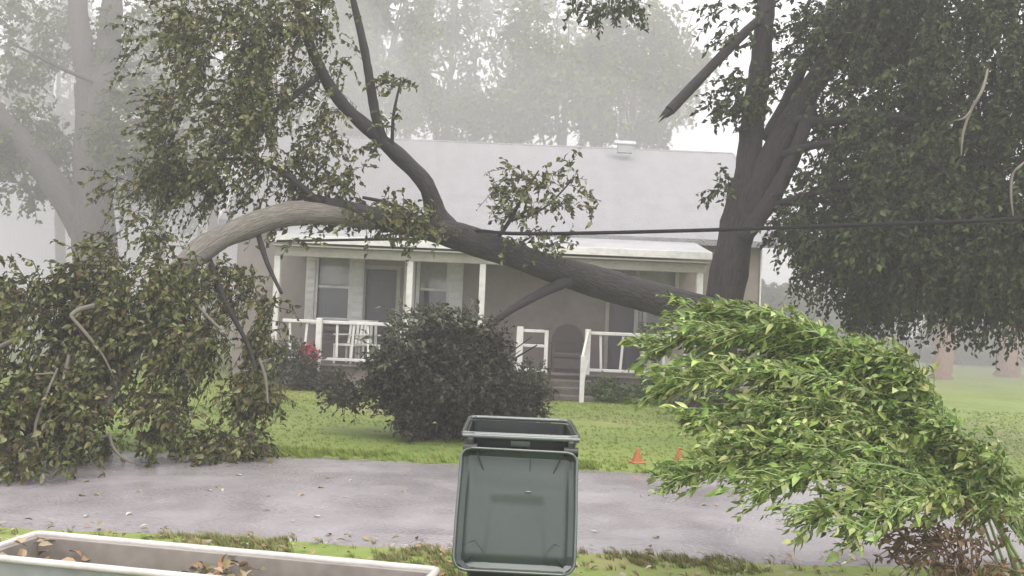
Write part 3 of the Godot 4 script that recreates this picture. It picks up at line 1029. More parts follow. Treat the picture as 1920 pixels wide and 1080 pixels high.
	# the crown on the ground
	foliage(lv, wd, [
		[70, 640, 8.9, 130, 130, 1.0, 1.0], [240, 560, 9.6, 120, 110, 0.9, 0.9], [290, 640, 9.5, 120, 120, 0.8, 0.8],
		[60, 800, 8.2, 130, 90, 0.6, 0.8], [210, 770, 8.8, 130, 90, 0.6, 0.7], [-60, 720, 8.2, 100, 170, 0.8, 0.4],
		[390, 590, 10.0, 80, 100, 0.5, 0.5], [420, 530, 10.5, 70, 50, 0.4, 0.25], [495, 600, 10.4, 32, 100, 0.3, 0.16],
		[465, 740, 9.8, 48, 60, 0.35, 0.22], [420, 842, 9.3, 100, 26, 0.4, 0.35], [50, 540, 9.2, 90, 50, 0.8, 0.25], [260, 450, 10.6, 60, 40, 0.5, 0.14]],
		3000, 0.082, 9, 0.30, pal, wind, 0.10, 1.5, true, 0.58, 0.3)
	# upright branches' foliage
	foliage(lv, wd, [
		[470, 90, 12.0, 150, 130, 1.1, 1.0], [420, 250, 11.8, 150, 120, 1.0, 0.9], [560, 60, 12.3, 100, 110, 0.8, 0.5],
		[330, 60, 12.0, 90, 100, 0.8, 0.3], [540, 260, 12.0, 90, 90, 0.7, 0.35], [300, 330, 12.0, 100, 50, 0.7, 0.3], [440, 350, 12.2, 120, 40, 0.5, 0.25],
		[620, 200, 12.4, 50, 60, 0.4, 0.1], [640, 330, 12.2, 60, 40, 0.4, 0.1]],
		1700, 0.085, 9, 0.38, pal, wind, 0.12, 1.2, true, 0.62, 0.12)
	# sprays along trunk and the sprig over the roof
	foliage(lv, wd, [
		[690, 405, 12.2, 110, 28, 0.4, 0.7], [790, 430, 12.6, 60, 25, 0.4, 0.25], [990, 365, 13.0, 80, 52, 0.4, 0.62], [1000, 460, 13.2, 60, 24, 0.35, 0.3],
		[1068, 330, 13.0, 18, 24, 0.2, 0.07], [1122, 388, 13.0, 16, 12, 0.2, 0.05], [745, 150, 12.6, 22, 16, 0.2, 0.06], [715, 160, 12.6, 20, 10, 0.2, 0.03], [712, 290, 12.6, 12, 30, 0.15, 0.06], [730, 235, 12.6, 16, 14, 0.2, 0.05],
		[540, 440, 11.6, 50, 14, 0.2, 0.06], [610, 350, 12.1, 70, 22, 0.3, 0.15]],
		330, 0.10, 8, 0.3, pal, Vector3(-0.3, 0.0, 0), -0.3, 1.5, true, 0.6)
	put(wd, "twigs", bark, t)
	put(lv, "crown", leaf_mat(0.45, 0.25), t)

func build_cable():
	var base := at(960, 436, 15.2)
	var mb := MB.new(base)
	var ctrl := []
	for q in [[520, 452, 18.2], [700, 449, 15.9], [820, 446, 13.9], [890, 433, 13.0], [960, 438, 12.5], [1100, 437, 12.2], [1340, 431, 11.9], [1600, 422, 11.3], [1920, 410, 10.9], [2400, 380, 10.8]]:
		ctrl.append([at(q[0], q[1], q[2]), 0.028])
	var cv := curve(ctrl, 8)
	mb.tube(cv[0], cv[1], 6)
	var cable_m := flat_mat(lin(0.012, 0.012, 0.013), 0.8)
	cable_m.metallic_specular = 0.2
	tag(put(mb, "power_cable", cable_m), "black overhead cable sagging in front of the roof", "cable")

func build_bush():
	var base := gnd(850, 812)
	var t := thing("dark_bush", base, "dark dense rounded bush on lawn in front of porch", "bush")
	var st := MB.new(base)
	for i in 14:
		var a := rng.randf() * TAU
		var e := base + Vector3(cos(a) * 1.1, rng.randf_range(0.8, 1.4), sin(a) * 0.8)
		var cv := curve([[base + Vector3(cos(a), 0, sin(a)) * 0.15, 0.02], [base.lerp(e, 0.5) + Vector3(0, 0.2, 0), 0.014], [e, 0.005]], 4)
		st.tube(cv[0], cv[1], 5)
	put(st, "stems", M.bark, t)
	var lv := MB.new(base)
	var wd := MB.new(base)
	var pal := [Color(0.027, 0.027, 0.0195), Color(0.039, 0.039, 0.027), Color(0.06, 0.063, 0.042), Color(0.042, 0.033, 0.027)]
	foliage(lv, wd, [
		[845, 720, 11.7, 115, 85, 0.8, 1.0], [940, 745, 11.8, 75, 60, 0.6, 0.4], [855, 645, 11.8, 90, 50, 0.6, 0.5], [755, 690, 11.6, 60, 50, 0.5, 0.3],
		[700, 735, 11.6, 50, 24, 0.4, 0.12], [810, 782, 11.5, 90, 30, 0.6, 0.3], [985, 775, 11.8, 45, 35, 0.4, 0.14], [640, 745, 11.8, 35, 10, 0.3, 0.04]],
		2700, 0.075, 9, 0.26, pal, Vector3(-0.4, 0.0, 0), -0.02, 2.0, true, 0.55)
	var pal2 := [Color(0.075, 0.085, 0.055), Color(0.11, 0.12, 0.085), Color(0.06, 0.07, 0.04)]
	foliage(lv, wd, [[830, 610, 11.7, 90, 30, 0.5, 0.5], [760, 665, 11.4, 70, 25, 0.4, 0.3]], 130, 0.09, 8, 0.28, pal2, Vector3(-0.5, 0.2, 0), -0.3, 1.8, true, 0.5)
	put(wd, "twigs", M.bark, t)
	put(lv, "foliage", leaf_mat(0.45, 0.15), t)
	# smaller plants along the foot of the porch
	var list := [
		[1235, 770, 17.6, 60, 45, [Color(0.06, 0.10, 0.03), Color(0.09, 0.13, 0.04)], "weedy green shrub beside the white stair rail"],
		[1140, 755, 17.9, 40, 26, [Color(0.07, 0.11, 0.03), Color(0.10, 0.14, 0.05)], "low green weeds under the porch railing by the stairs"],
		[610, 740, 17.6, 60, 30, [Color(0.06, 0.05, 0.04), Color(0.05, 0.055, 0.035)], "low brown shrub at the porch foot below the red flowers"],
		[980, 735, 17.5, 60, 36, [Color(0.06, 0.06, 0.04), Color(0.08, 0.085, 0.05)], "grey green shrub at the porch foot beside the steps"],
		[545, 700, 17.8, 50, 40, [Color(0.05, 0.06, 0.04), Color(0.08, 0.08, 0.06)], "dim leafy shrub at the porch's shuttered end"]]
	for q in list:
		var b := at(q[0], 700, q[2])
		b.y = 0
		var s := thing("porch_shrub", b, q[6], "shrub", "shrubs along the foot of the porch")
		var l2 := MB.new(b)
		var w2 := MB.new(b)
		for i in 6:
			w2.tube(PackedVector3Array([b + Vector3(0, 0.01, 0), b + Vector3(rng.randf_range(-0.3, 0.3), 0.5, rng.randf_range(-0.2, 0.2))]), PackedFloat32Array([0.012, 0.005]), 4)
		foliage(l2, w2, [[q[0], q[1] - q[4] * 0.3, q[2], q[3], q[4], 0.4, 1.0]], 150, 0.09, 8, 0.28, q[5], Vector3(-0.3, 0.1, 0), -0.5, 2.0)
		put(w2, "stems", M.bark, s)
		put(l2, "foliage", leaf_mat(0.5, 0.25), s)

func build_porch_things():
	# round-backed dark chair at the head of the steps
	var p := at(1066, 640, 19.3)
	p.y = 0.47
	var t := thing("round_back_chair", p, "dark chair with rounded back at the head of steps", "chair")
	var wick := flat_mat(lin(0.06, 0.052, 0.05), 0.6)
	var mb := MB.new(p)
	var n := 20
	for i in n:      # arched back, thick
		var a0 := PI * i / n
		var a1 := PI * (i + 1) / n
		var c := p + Vector3(0, 0.62, -0.25)
		var o0 := c + Vector3(cos(a0) * 0.36, sin(a0) * 0.42, 0)
		var o1 := c + Vector3(cos(a1) * 0.36, sin(a1) * 0.42, 0)
		mb.tri(c, o1, o0)
		mb.tri(c + Vector3(0, 0, -0.06), o0 + Vector3(0, 0, -0.06), o1 + Vector3(0, 0, -0.06))
		mb.quad(o0, o1, o1 + Vector3(0, 0, -0.06), o0 + Vector3(0, 0, -0.06))
	mb.mm(p + Vector3(-0.36, 0.3, -0.31), p + Vector3(0.36, 0.62, -0.25), 0.01)
	put(mb, "backrest", wick, t)
	mb = MB.new(p)
	mb.mm(p + Vector3(-0.34, 0.3, -0.248), p + Vector3(0.34, 0.42, 0.3), 0.03)
	put(mb, "seat", wick, t)
	for sx in [-1.0, 1.0]:
		mb = MB.new(p)
		mb.mm(p + Vector3(sx * 0.36 - 0.03, 0.58, -0.245), p + Vector3(sx * 0.36 + 0.03, 0.63, 0.28), 0.01)
		put(mb, "armrest", M.tan if sx > 0 else wick, t)
		for sz in [-0.2, 0.26]:
			mb = MB.new(p)
			mb.mm(p + Vector3(sx * 0.33 - 0.025, 0.0, sz - 0.025), p + Vector3(sx * 0.33 + 0.025, 0.3 if sz < 0 else 0.58, sz + 0.025), 0.004)
			put(mb, "leg", wick, t)
	# white garden chairs by the rail
	for q in [[690, 19.4, 0.3, "white slatted garden chair on the porch behind the rail"], [655, 19.0, -0.5, "white garden chair turned aside by the porch rail"]]:
		var c := at(q[0], 640, q[1])
		c.y = 0.47
		var ch := thing("garden_chair", c, q[3], "chair", "white chairs on the porch")
		ch.rotation.y = q[2]
		var z := Vector3.ZERO
		mb = MB.new()
		mb.mm(Vector3(-0.24, 0.38, -0.22), Vector3(0.24, 0.42, 0.24), 0.01)
		put(mb, "seat", M.white, ch)
		mb = MB.new()
		for k in 5:
			mb = MB.new()
			mb.box(Vector3(-0.2 + 0.1 * k, 0.66, -0.26), Vector3(0.06, 0.48, 0.02), Basis(Vector3.RIGHT, -0.15), 0.004)
			put(mb, "slat", M.white, ch)
		mb = MB.new()
		mb.box(Vector3(0, 0.9, -0.297), Vector3(0.5, 0.07, 0.03), Basis(), 0.01)
		put(mb, "back_rail", M.white, ch)
		for sx in [-0.22, 0.22]:
			for sz in [-0.2, 0.21]:
				mb = MB.new()
				mb.mm(Vector3(sx - 0.02, 0, sz - 0.02), Vector3(sx + 0.02, 0.38, sz + 0.02), 0.004)
				put(mb, "leg", M.white, ch)
			mb = MB.new()
			mb.mm(Vector3(sx - 0.03, 0.6, -0.24), Vector3(sx + 0.03, 0.63, 0.24), 0.006)
			put(mb, "armrest", M.white, ch)
	# dark bench against the wall between window and door
	var bp := at(640, 640, 20.1)
	bp.y = 0.47
	var bn := thing("porch_bench", bp, "dark wooden bench against the porch wall under the window", "bench")
	for k2 in 3:
		mb = MB.new(bp)
		mb.mm(bp + Vector3(-0.6, 0.40, -0.16 + 0.13 * k2), bp + Vector3(0.6, 0.43, -0.05 + 0.13 * k2), 0.004)
		put(mb, "seat_slat", M.deck, bn)
		mb = MB.new(bp)
		mb.mm(bp + Vector3(-0.6, 0.52 + 0.13 * k2, -0.24), bp + Vector3(0.6, 0.62 + 0.13 * k2, -0.21), 0.004)
		put(mb, "back_slat", M.deck, bn)
	for sx in [-0.55, 0.55]:
		for sz in [-0.2, 0.19]:
			mb = MB.new(bp)
			mb.mm(bp + Vector3(sx - 0.03, 0, sz - 0.03), bp + Vector3(sx + 0.03, 0.398 if sz > 0 else 0.9, sz + 0.0 if sz < 0 else sz + 0.03))
			put(mb, "leg", M.deck, bn)
	# red flowering pot by the left newel
	var f := at(577, 690, 18.2)
	f.y = 0.0
	var fp := thing("flower_pot", f, "pot of bright red flowers standing before the white railing", "plant")
	mb = MB.new(f)
	mb.tube(PackedVector3Array([f, f + Vector3(0, 0.30, 0), f + Vector3(0, 0.34, 0)]), PackedFloat32Array([0.13, 0.19, 0.2]), 14)
	put(mb, "pot", flat_mat(lin(0.12, 0.06, 0.045), 0.6), fp)
	var lv := MB.new(f)
	rng.seed = 99
	for i in 260:
		var b := f + Vector3(0, 0.62, 0) + rv() * Vector3(0.16, 0.24, 0.16)
		lv.leaf(b, rv(), rv(), 0.08, 0.06, pick([Color(0.403, 0.0455, 0.065), Color(0.325, 0.0325, 0.052), Color(0.455, 0.078, 0.0975)]))
	put(lv, "flowers", leaf_mat(0.5, 0.3), fp)
	lv = MB.new(f)
	for i in 70:
		var b := f + Vector3(0, 0.45, 0) + rv() * Vector3(0.2, 0.16, 0.2)
		lv.leaf(b, rv(), rv(), 0.09, 0.05, pick([Color(0.05, 0.08, 0.03)]))
	for i in 5:
		lv.tube(PackedVector3Array([f + Vector3(0, 0.3, 0), f + Vector3(rng.randf_range(-0.12, 0.12), 0.65, rng.randf_range(-0.1, 0.1))]), PackedFloat32Array([0.008, 0.005]), 4, 0, 0, Color(0.05, 0.08, 0.03))
	put(lv, "leaves", leaf_mat(0.5, 0.3), fp)
	# pots in front of the third window, on a plank stand
	for q in [[1215, 0.75, "potted plant on the porch under the tan-framed window"], [1245, 0.62, "small potted plant beside the tan-framed window's middle"]]:
		var c := at(q[0], 620, 19.9)
		c.y = 0.47
		var pp := thing("potted_plant", c, q[2], "plant", "potted plants on the porch")
		mb = MB.new(c)
		mb.tube(PackedVector3Array([c, c + Vector3(0, 0.45, 0), c + Vector3(0, 0.5, 0)]), PackedFloat32Array([0.12, 0.17, 0.18]), 12)
		put(mb, "pot", M.tan, pp)
		lv = MB.new(c)
		for i in 110:
			var b: Vector3 = c + Vector3(0, 0.5 + q[1] * 0.4, 0) + rv() * Vector3(0.22, q[1] * 0.4, 0.18)
			lv.leaf(b, (rv() + Vector3(0, 0.5, 0)).normalized(), rv(), 0.12, 0.05, pick([Color(0.07, 0.09, 0.05), Color(0.12, 0.13, 0.09)]))
		for i in 6:
			lv.tube(PackedVector3Array([c + Vector3(0, 0.45, 0), c + Vector3(rng.randf_range(-0.15, 0.15), 0.5 + q[1] * 0.6, rng.randf_range(-0.1, 0.1))]), PackedFloat32Array([0.008, 0.004]), 4, 0, 0, Color(0.06, 0.09, 0.04))
		put(lv, "leaves", leaf_mat(0.5, 0.3), pp)

func build_weeds():
	rng.seed = 4242
	var base := gnd(1990, 1078)
	var t := thing("windblown_shrub", base, "tall bright green leafy shrub bent flat by the wind", "shrub")
	var green := StandardMaterial3D.new()
	green.albedo_color = lin(0.20, 0.28, 0.10)
	green.roughness = 0.5
	var lv := MB.new(base)
	var wd := MB.new(base)
	var pal := [Color(0.062, 0.10, 0.022), Color(0.115, 0.175, 0.038), Color(0.18, 0.25, 0.065), Color(0.29, 0.33, 0.15)]
	var lm := leaf_mat(0.42, 0.45)
	# single large leaf shapes shared by the leaves that are parts of their own
	var shapes := []
	var smats := []
	for i in 4:
		var s := MB.new()
		s.leaf(Vector3.ZERO, Vector3(0, 0, -1), Vector3.UP, 1.0, 0.30 + 0.05 * i, pal[i], true)
		shapes.append(s.mesh())
	var single := 0
	# stems: bow out from the root clump, over to the tips: [tip px, tip py, depth, mid px, mid py]
	var tips := [
		[1228, 650, 5.6, 1560, 640], [1250, 720, 5.3, 1600, 740], [1310, 790, 5.2, 1600, 800], [1275, 895, 4.9, 1620, 870], [1300, 585, 5.9, 1600, 660], [1385, 600, 5.9, 1640, 700],
		[1330, 700, 5.5, 1650, 760], [1400, 840, 5.0, 1680, 850], [1430, 915, 4.7, 1690, 880], [1520, 970, 4.6, 1730, 920], [1470, 655, 5.7, 1660, 760], [1540, 745, 5.5, 1720, 810],
		[1632, 655, 5.6, 1740, 770], [1690, 680, 5.4, 1790, 820], [1610, 1000, 4.5, 1780, 940], [1600, 800, 5.2, 1750, 860], [1450, 770, 5.2, 1690, 810], [1350, 640, 5.7, 1620, 690], [1760, 800, 5.2, 1830, 890], [1860, 860, 5.2, 1890, 950]]
	for q in tips:
		var b := base + Vector3(rng.randf_range(-0.45, 0.35), 0, rng.randf_range(-0.35, 0.3))
		var tip := at(q[0], q[1], q[2])
		var mid := at(q[3] + rng.randf_range(-15, 15), q[4] + rng.randf_range(-15, 15), (q[2] + 5.4) * 0.5)
		var low := b.lerp(mid, 0.42) + Vector3(0.0, 0.20, 0)
		var cv := curve([[b, 0.012], [low, 0.010], [mid, 0.008], [mid.lerp(tip, 0.55) + Vector3(0, 0.07, 0), 0.005], [tip, 0.002]], 8)
		var st := MB.new(base)
		st.tube(cv[0], cv[1], 6)
		put(st, "stem", green, t)
		var pts: PackedVector3Array = cv[0]
		var m := pts.size()
		var total := pts[0].distance_to(pts[m - 1])
		var count := int(total * 42)
		for i in count:
			var start := 0.22 if q[0] > 1555 else 0.28
			var f := minf(lerpf(start, 1.0, (i + rng.randf()) / count), 0.998)
			var k := mini(int(f * (m - 1)), m - 2)
			var p := pts[k].lerp(pts[k + 1], f * (m - 1) - k)
			var along := (pts[k + 1] - pts[k]).normalized()
			var out := rv()
			out = (out - along * out.dot(along)).normalized()
			# a side shoot swept downwind, with leaves of mixed size along it
			var reach := rng.randf_range(0.08, 0.36) * (1.25 - 0.5 * f)
			var sweep := (along * 0.5 + out * 0.75 + Vector3(-0.55, 0.05, 0)).normalized()
			var q1 := p + sweep * reach * 0.55
			var q2 := q1 + (sweep * 0.6 + Vector3(-0.5, -0.25, 0)) * reach * 0.5
			if q2.y < 0.05: continue
			wd.tube(PackedVector3Array([p, q1, q2]), PackedFloat32Array([0.004, 0.003, 0.0012]), 4, 0, 0, Color.WHITE, false)
			var tone := rng.randf_range(0.75, 1.3)
			var warm := rng.randf_range(0.9, 1.15)
			var n := int(6 + reach * 28)
			var big := lerpf(0.035, 0.088, pow(rng.randf(), 1.2))
			for j in n:
				var g := (j + rng.randf()) / n
				var e := p.lerp(q1, g * 2.0) if g < 0.5 else q1.lerp(q2, g * 2.0 - 1.0)
				var d := (sweep * 0.45 + Vector3(-0.5, -0.2, 0.0) + rv() * 0.75).normalized()
				var up := (Vector3(0.15, 1, 0.3) + rv() * 1.0).normalized()
				var ln := big * rng.randf_range(0.45, 1.25)
				if single < 290 and p.z > -5.35 and rng.randf() < 0.045:
					single += 1
					var o := MeshInstance3D.new()
					o.mesh = shapes[rng.randi() % 4]
					o.material_override = lm
					o.name = "leaf"
					t.add_child(o, true)
					o.transform = Transform3D(Basis.looking_at(d, up).scaled(Vector3.ONE * ln), e - base)
				else:
					var col := pick(pal)
					lv.leaf(e, d, up, ln, ln * rng.randf_range(0.28, 0.62), Color(col.r * tone * warm, col.g * tone, col.b * tone), true)
	put(wd, "side_shoots", green, t)
	var fo := put(lv, "foliage", lm, t)
	fo.set_meta("kind", "stuff")
	# dry brown brush at its foot
	var bb := gnd(1790, 1075)
	var t2 := thing("dry_brush", bb, "reddish brown dead brush under the bent green shrub", "brush")
	var l2 := MB.new(bb)
	var w2 := MB.new(bb)
	for i in 16:
		var a := rng.randf() * TAU
		var e := bb + Vector3(cos(a) * 0.35 - 0.15, rng.randf_range(0.2, 0.5), sin(a) * 0.25)
		var cv := curve([[bb + Vector3(cos(a), 0, sin(a)) * 0.12, 0.006], [bb.lerp(e, 0.5) + Vector3(0, 0.1, 0), 0.005], [e, 0.002]], 4)
		w2.tube(cv[0], cv[1], 4)
	foliage(l2, w2, [[1750, 1000, 5.3, 90, 60, 0.25, 1.0], [1800, 1050, 5.2, 100, 40, 0.25, 0.7]], 90, 0.05, 8, 0.2, [Color(0.13, 0.08, 0.045), Color(0.18, 0.12, 0.07), Color(0.10, 0.09, 0.04)], Vector3(-0.4, 0, 0), -0.5, 2.0)
	put(w2, "stems", flat_mat(lin(0.14, 0.09, 0.06), 0.7), t2)
	put(l2, "leaves", leaf_mat(0.6, 0.2), t2)

func build_planter():
	rng.seed = 777
	# corners of the rim, 0.42 m above the ground
	var hgt := 0.42
	var a := Vector3(-2.40, hgt, -4.62)   # far corner away from the bin
	var b := Vector3(-0.30, hgt, -4.27)   # far corner beside the bin
	var along := (b - a).normalized()
	var nearw := Vector3(-along.z, 0, along.x).normalized()
	if nearw.z < 0: nearw = -nearw
	var w := 0.44
	var base := (a + b) / 2 + nearw * w / 2
	base.y = 0
	var t := thing("planter_box", base, "long grey green planter box with pale rim and dead leaves", "planter")
	var wallm := tri_mat([Color(0.14, 0.15, 0.145), Color(0.19, 0.205, 0.20), Color(0.23, 0.24, 0.23)], 0.02, 0.12, 0.4, 0.7, 0.5, 0.0, 83, 128)
	var inner := tri_mat([Color(0.17, 0.15, 0.135), Color(0.23, 0.21, 0.19), Color(0.28, 0.26, 0.235)], 0.02, 0.12, 0.4, 0.7, 0.6, 0.0, 85, 128)
	var rimm := tri_mat([Color(0.336, 0.312, 0.296), Color(0.44, 0.416, 0.4), Color(0.496, 0.48, 0.464)], 0.03, 0.14, 0.4, 0.8, 0.4, 0.0, 87, 128)
	var ln := a.distance_to(b)
	var bas := Basis(along, Vector3.UP, nearw)
	var ctr := base
	for s in [-1.0, 1.0]:
		var mb := MB.new(base)
		mb.box(ctr + nearw * s * (w / 2 - 0.02) + Vector3(0, hgt / 2 + 0.02, 0), Vector3(ln - 0.02, hgt - 0.05, 0.03), bas, 0.004)
		put(mb, "side", wallm if s > 0 else inner, t)
		mb = MB.new(base)
		mb.tube(PackedVector3Array([ctr + nearw * s * (w / 2) - along * (ln / 2 - 0.03) + Vector3(0, hgt, 0), ctr + nearw * s * (w / 2) + along * (ln / 2 - 0.03) + Vector3(0, hgt, 0)]), PackedFloat32Array([0.017, 0.017]), 10)
		put(mb, "rim", rimm, t)
		mb = MB.new(base)
		mb.box(ctr + along * s * (ln / 2 - 0.02) + Vector3(0, hgt / 2 + 0.02, 0), Vector3(0.03, hgt - 0.05, w - 0.08), bas, 0.004)
		put(mb, "end", inner, t)
		mb = MB.new(base)
		var e: Vector3 = ctr + along * s * (ln / 2) + Vector3(0, hgt, 0)
		var cv := curve([[e - along * s * 0.03 - nearw * (w / 2), 0.017], [e - along * s * 0.008 - nearw * (w / 2 - 0.012), 0.018], [e - nearw * (w / 2 - 0.05), 0.018], [e + nearw * (w / 2 - 0.05), 0.018], [e - along * s * 0.008 + nearw * (w / 2 - 0.012), 0.018], [e - along * s * 0.03 + nearw * (w / 2), 0.017]], 4)
		mb.tube(cv[0], cv[1], 10)
		put(mb, "rim", rimm, t)
	var mb := MB.new(base)
	mb.box(ctr + Vector3(0, 0.12, 0), Vector3(ln - 0.06, 0.2, w - 0.08), bas)
	put(mb, "soil", tri_mat([Color(0.05, 0.04, 0.03), Color(0.09, 0.07, 0.05), Color(0.13, 0.10, 0.07)], 0.03, 0.15, 0.4, 0.8, 0.8, 2.0, 89, 128), t)
	mb = MB.new(base)
	var pal := [Color(0.22, 0.13, 0.08), Color(0.30, 0.19, 0.11), Color(0.16, 0.14, 0.07), Color(0.33, 0.27, 0.18)]
	for i in 620:
		var u := rng.randf_range(-0.48, 0.48)
		var hump := 0.17 * exp(-pow((u - 0.04) * 9.0, 2.0)) + 0.08 * exp(-pow((u + 0.16) * 9.0, 2.0)) + 0.2 * exp(-pow((u + 0.46) * 9.0, 2.0))
		var p := ctr + along * u * ln + nearw * rng.randf_range(-0.17, 0.17) + Vector3(0, 0.225 + hump * rng.randf() * 1.15, 0)
		var d := rv()
		d.y *= 0.4
		mb.leaf(p, d.normalized(), (Vector3.UP + rv() * 0.6).normalized(), rng.randf_range(0.05, 0.1), rng.randf_range(0.03, 0.05), pick(pal), true)
	put(mb, "dead_leaves", leaf_mat(0.6, 0.2), t)

func round_rect(hw: float, hd: float, r: float, per := 6) -> PackedVector2Array:
	var out := PackedVector2Array()
	for q in 4:
		var c: Vector2 = Vector2(hw - r, hd - r) * [Vector2(1, 1), Vector2(-1, 1), Vector2(-1, -1), Vector2(1, -1)][q]
		for i in per + 1:
			var a := PI / 2 * (q + float(i) / per)
			out.append(c + Vector2(cos(a), sin(a)) * r)
	return out

func build_bin():
	# wheeled cart with its lid flung open and hanging toward the road's near verge
	var zb := -4.48                              # back wall, with the handle, faces the camera
	var cx := at(977, 815, 4.45).x
	var base := Vector3(cx, 0, zb - 0.34)
	var t := thing("wheeled_bin", base, "dark green wheeled bin with its lid hanging open", "bin")
	t.rotation.y = 0.0
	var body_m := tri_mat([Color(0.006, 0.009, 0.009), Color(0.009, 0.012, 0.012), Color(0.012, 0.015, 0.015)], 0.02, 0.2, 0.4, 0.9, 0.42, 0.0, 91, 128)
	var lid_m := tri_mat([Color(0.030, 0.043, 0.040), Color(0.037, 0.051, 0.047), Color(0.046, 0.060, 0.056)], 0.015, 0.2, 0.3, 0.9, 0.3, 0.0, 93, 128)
	var rim_m := lid_m.duplicate() as StandardMaterial3D
	rim_m.roughness = 0.2
	rim_m.clearcoat_enabled = true
	rim_m.clearcoat = 1.0
	rim_m.clearcoat_roughness = 0.12
	var blk := flat_mat(lin(0.012, 0.012, 0.013), 0.5)
	# body: rings of a rounded rectangle, outside then inside
	var mb := MB.new(base)
	var prof := [[0.03, 0.22, 0.25, 0.06], [0.10, 0.235, 0.27, 0.06], [0.6, 0.26, 0.32, 0.06], [0.98, 0.28, 0.35, 0.06], [1.03, 0.285, 0.355, 0.06], [1.03, 0.272, 0.342, 0.05], [0.6, 0.25, 0.31, 0.05], [0.1, 0.22, 0.25, 0.05]]
	var rings := []
	for q in prof:
		var ring := []
		for p2 in round_rect(q[1], q[2], q[3]):
			ring.append(Vector3(cx + p2.x, q[0], zb - 0.355 + p2.y))
		rings.append(ring)
	for i in rings.size() - 1:
		var m: int = rings[i].size()
		for j in m:
			mb.quad(rings[i][j], rings[i + 1][j], rings[i + 1][(j + 1) % m], rings[i][(j + 1) % m])
	for i in rings[7].size():
		mb.tri(Vector3(cx, 0.1, zb - 0.355), rings[7][(i + 1) % rings[7].size()], rings[7][i])
		mb.tri(Vector3(cx, 0.03, zb - 0.355), rings[0][i], rings[0][(i + 1) % rings[0].size()])
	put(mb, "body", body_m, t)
	# mouth rim
	mb = MB.new(base)
	var pts := PackedVector3Array()
	var rad := PackedFloat32Array()
	for p2 in round_rect(0.292, 0.362, 0.065, 8):
		pts.append(Vector3(cx + p2.x, 1.045, zb - 0.355 + p2.y))
		rad.append(0.013)
	pts.append(pts[0])
	rad.append(0.013)
	mb.tube(pts, rad, 8, 0, 0, Color.WHITE, false)
	put(mb, "rim", rim_m, t)
	# handle bar on brackets
	mb = MB.new(base)
	mb.tube(PackedVector3Array([Vector3(cx - 0.29, 1.042, zb + 0.055), Vector3(cx + 0.29, 1.042, zb + 0.055)]), PackedFloat32Array([0.013, 0.013]), 10)
	put(mb, "handle", rim_m, t)
	for sx in [-1.0, 1.0]:
		mb = MB.new(base)
		mb.box(Vector3(cx + sx * 0.25, 1.0, zb + 0.035), Vector3(0.035, 0.075, 0.1), Basis(), 0.01)
		put(mb, "handle_bracket", body_m, t)
		mb = MB.new(base)
		mb.tube(PackedVector3Array([Vector3(cx + sx * 0.215, 0.985, zb + 0.07), Vector3(cx + sx * 0.285, 0.985, zb + 0.07)]), PackedFloat32Array([0.024, 0.024]), 12)
		put(mb, "hinge", body_m, t)
		mb = MB.new(base)
		var wx: float = cx + sx * 0.27
		mb.tube(PackedVector3Array([Vector3(wx - 0.03, 0.13, zb - 0.06), Vector3(wx + 0.03, 0.13, zb - 0.06)]), PackedFloat32Array([0.13, 0.13]), 20)
		var wh := put(mb, "wheel", blk, t)
		mb = MB.new(base)
		mb.tube(PackedVector3Array([Vector3(wx + sx * 0.025, 0.13, zb - 0.06), Vector3(wx + sx * 0.036, 0.13, zb - 0.06)]), PackedFloat32Array([0.05, 0.045]), 12)
		put(mb, "hub", body_m, wh)
	mb = MB.new(base)
	mb.box(Vector3(cx + 0.0, 1.005, zb + 0.008), Vector3(0.1, 0.03, 0.01), Basis(), 0.003)
	put(mb, "plate", rim_m, t)
	# the lid: inside of a shallow dish, hanging from the hinges
	var L := 0.578
	var top := Vector3(cx - 0.005, 0.985, zb + 0.085)
	var dn := Vector3(-0.012, -1, 0.17).normalized()
	var sd := Vector3(1, -0.01, 0)
	var inw := dn.cross(sd).normalized()
	if inw.z > 0: inw = -inw
	mb = MB.new(base)
	var N := 56
	var grid := []
	for i in N + 1:
		var row := []
		for j in N + 1:
			row.append(lid_point(float(j) / N, float(i) / N, top, dn, sd, inw, L))
		grid.append(row)
	# smooth normals from the grid
	var k0 := mb.v.size()
	for i in N + 1:
		for j in N + 1:
			var dx: Vector3 = grid[i][mini(j + 1, N)] - grid[i][maxi(j - 1, 0)]
			var dy: Vector3 = grid[mini(i + 1, N)][j] - grid[maxi(i - 1, 0)][j]
			var nn := dy.cross(dx).normalized()
			if nn.z < 0: nn = -nn
			mb.add(grid[i][j], nn, Vector2(j, i) / N, Color.WHITE)
	for i in N:
		for j in N:
			var q := k0 + i * (N + 1) + j
			for x in [q, q + 1, q + N + 2, q, q + N + 2, q + N + 1]: mb.ix.append(x)
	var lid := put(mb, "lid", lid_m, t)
	# outer skin of the lid, behind
	mb = MB.new(base)
	for i in N:
		for j in N:
			if (i + j) >= 0 and i % 4 == 0 and j % 4 == 0:
				mb.quad(grid[i][j] + inw * 0.006, grid[i + 4][j] + inw * 0.006, grid[i + 4][j + 4] + inw * 0.006, grid[i][j + 4] + inw * 0.006)
	put(mb, "outer_skin", lid_m, lid)
	# lid rim
	mb = MB.new(base)
	pts = PackedVector3Array()
	rad = PackedFloat32Array()
	for i in 321:
		var s := i / 320.0 * 4.0
		var u := 0.0
		var v := 0.0
		if s < 1.0: u = s; v = 0.0
		elif s < 2.0: u = 1.0; v = s - 1.0
		elif s < 3.0: u = 3.0 - s; v = 1.0
		else: u = 0.0; v = 4.0 - s
		pts.append(lid_point(u, v, top, dn, sd, inw, L) - inw * 0.004)
		rad.append(0.0075)
	mb.tube(pts, rad, 8, 0, 0, Color.WHITE, false)
	put(mb, "lid_rim", rim_m, lid)
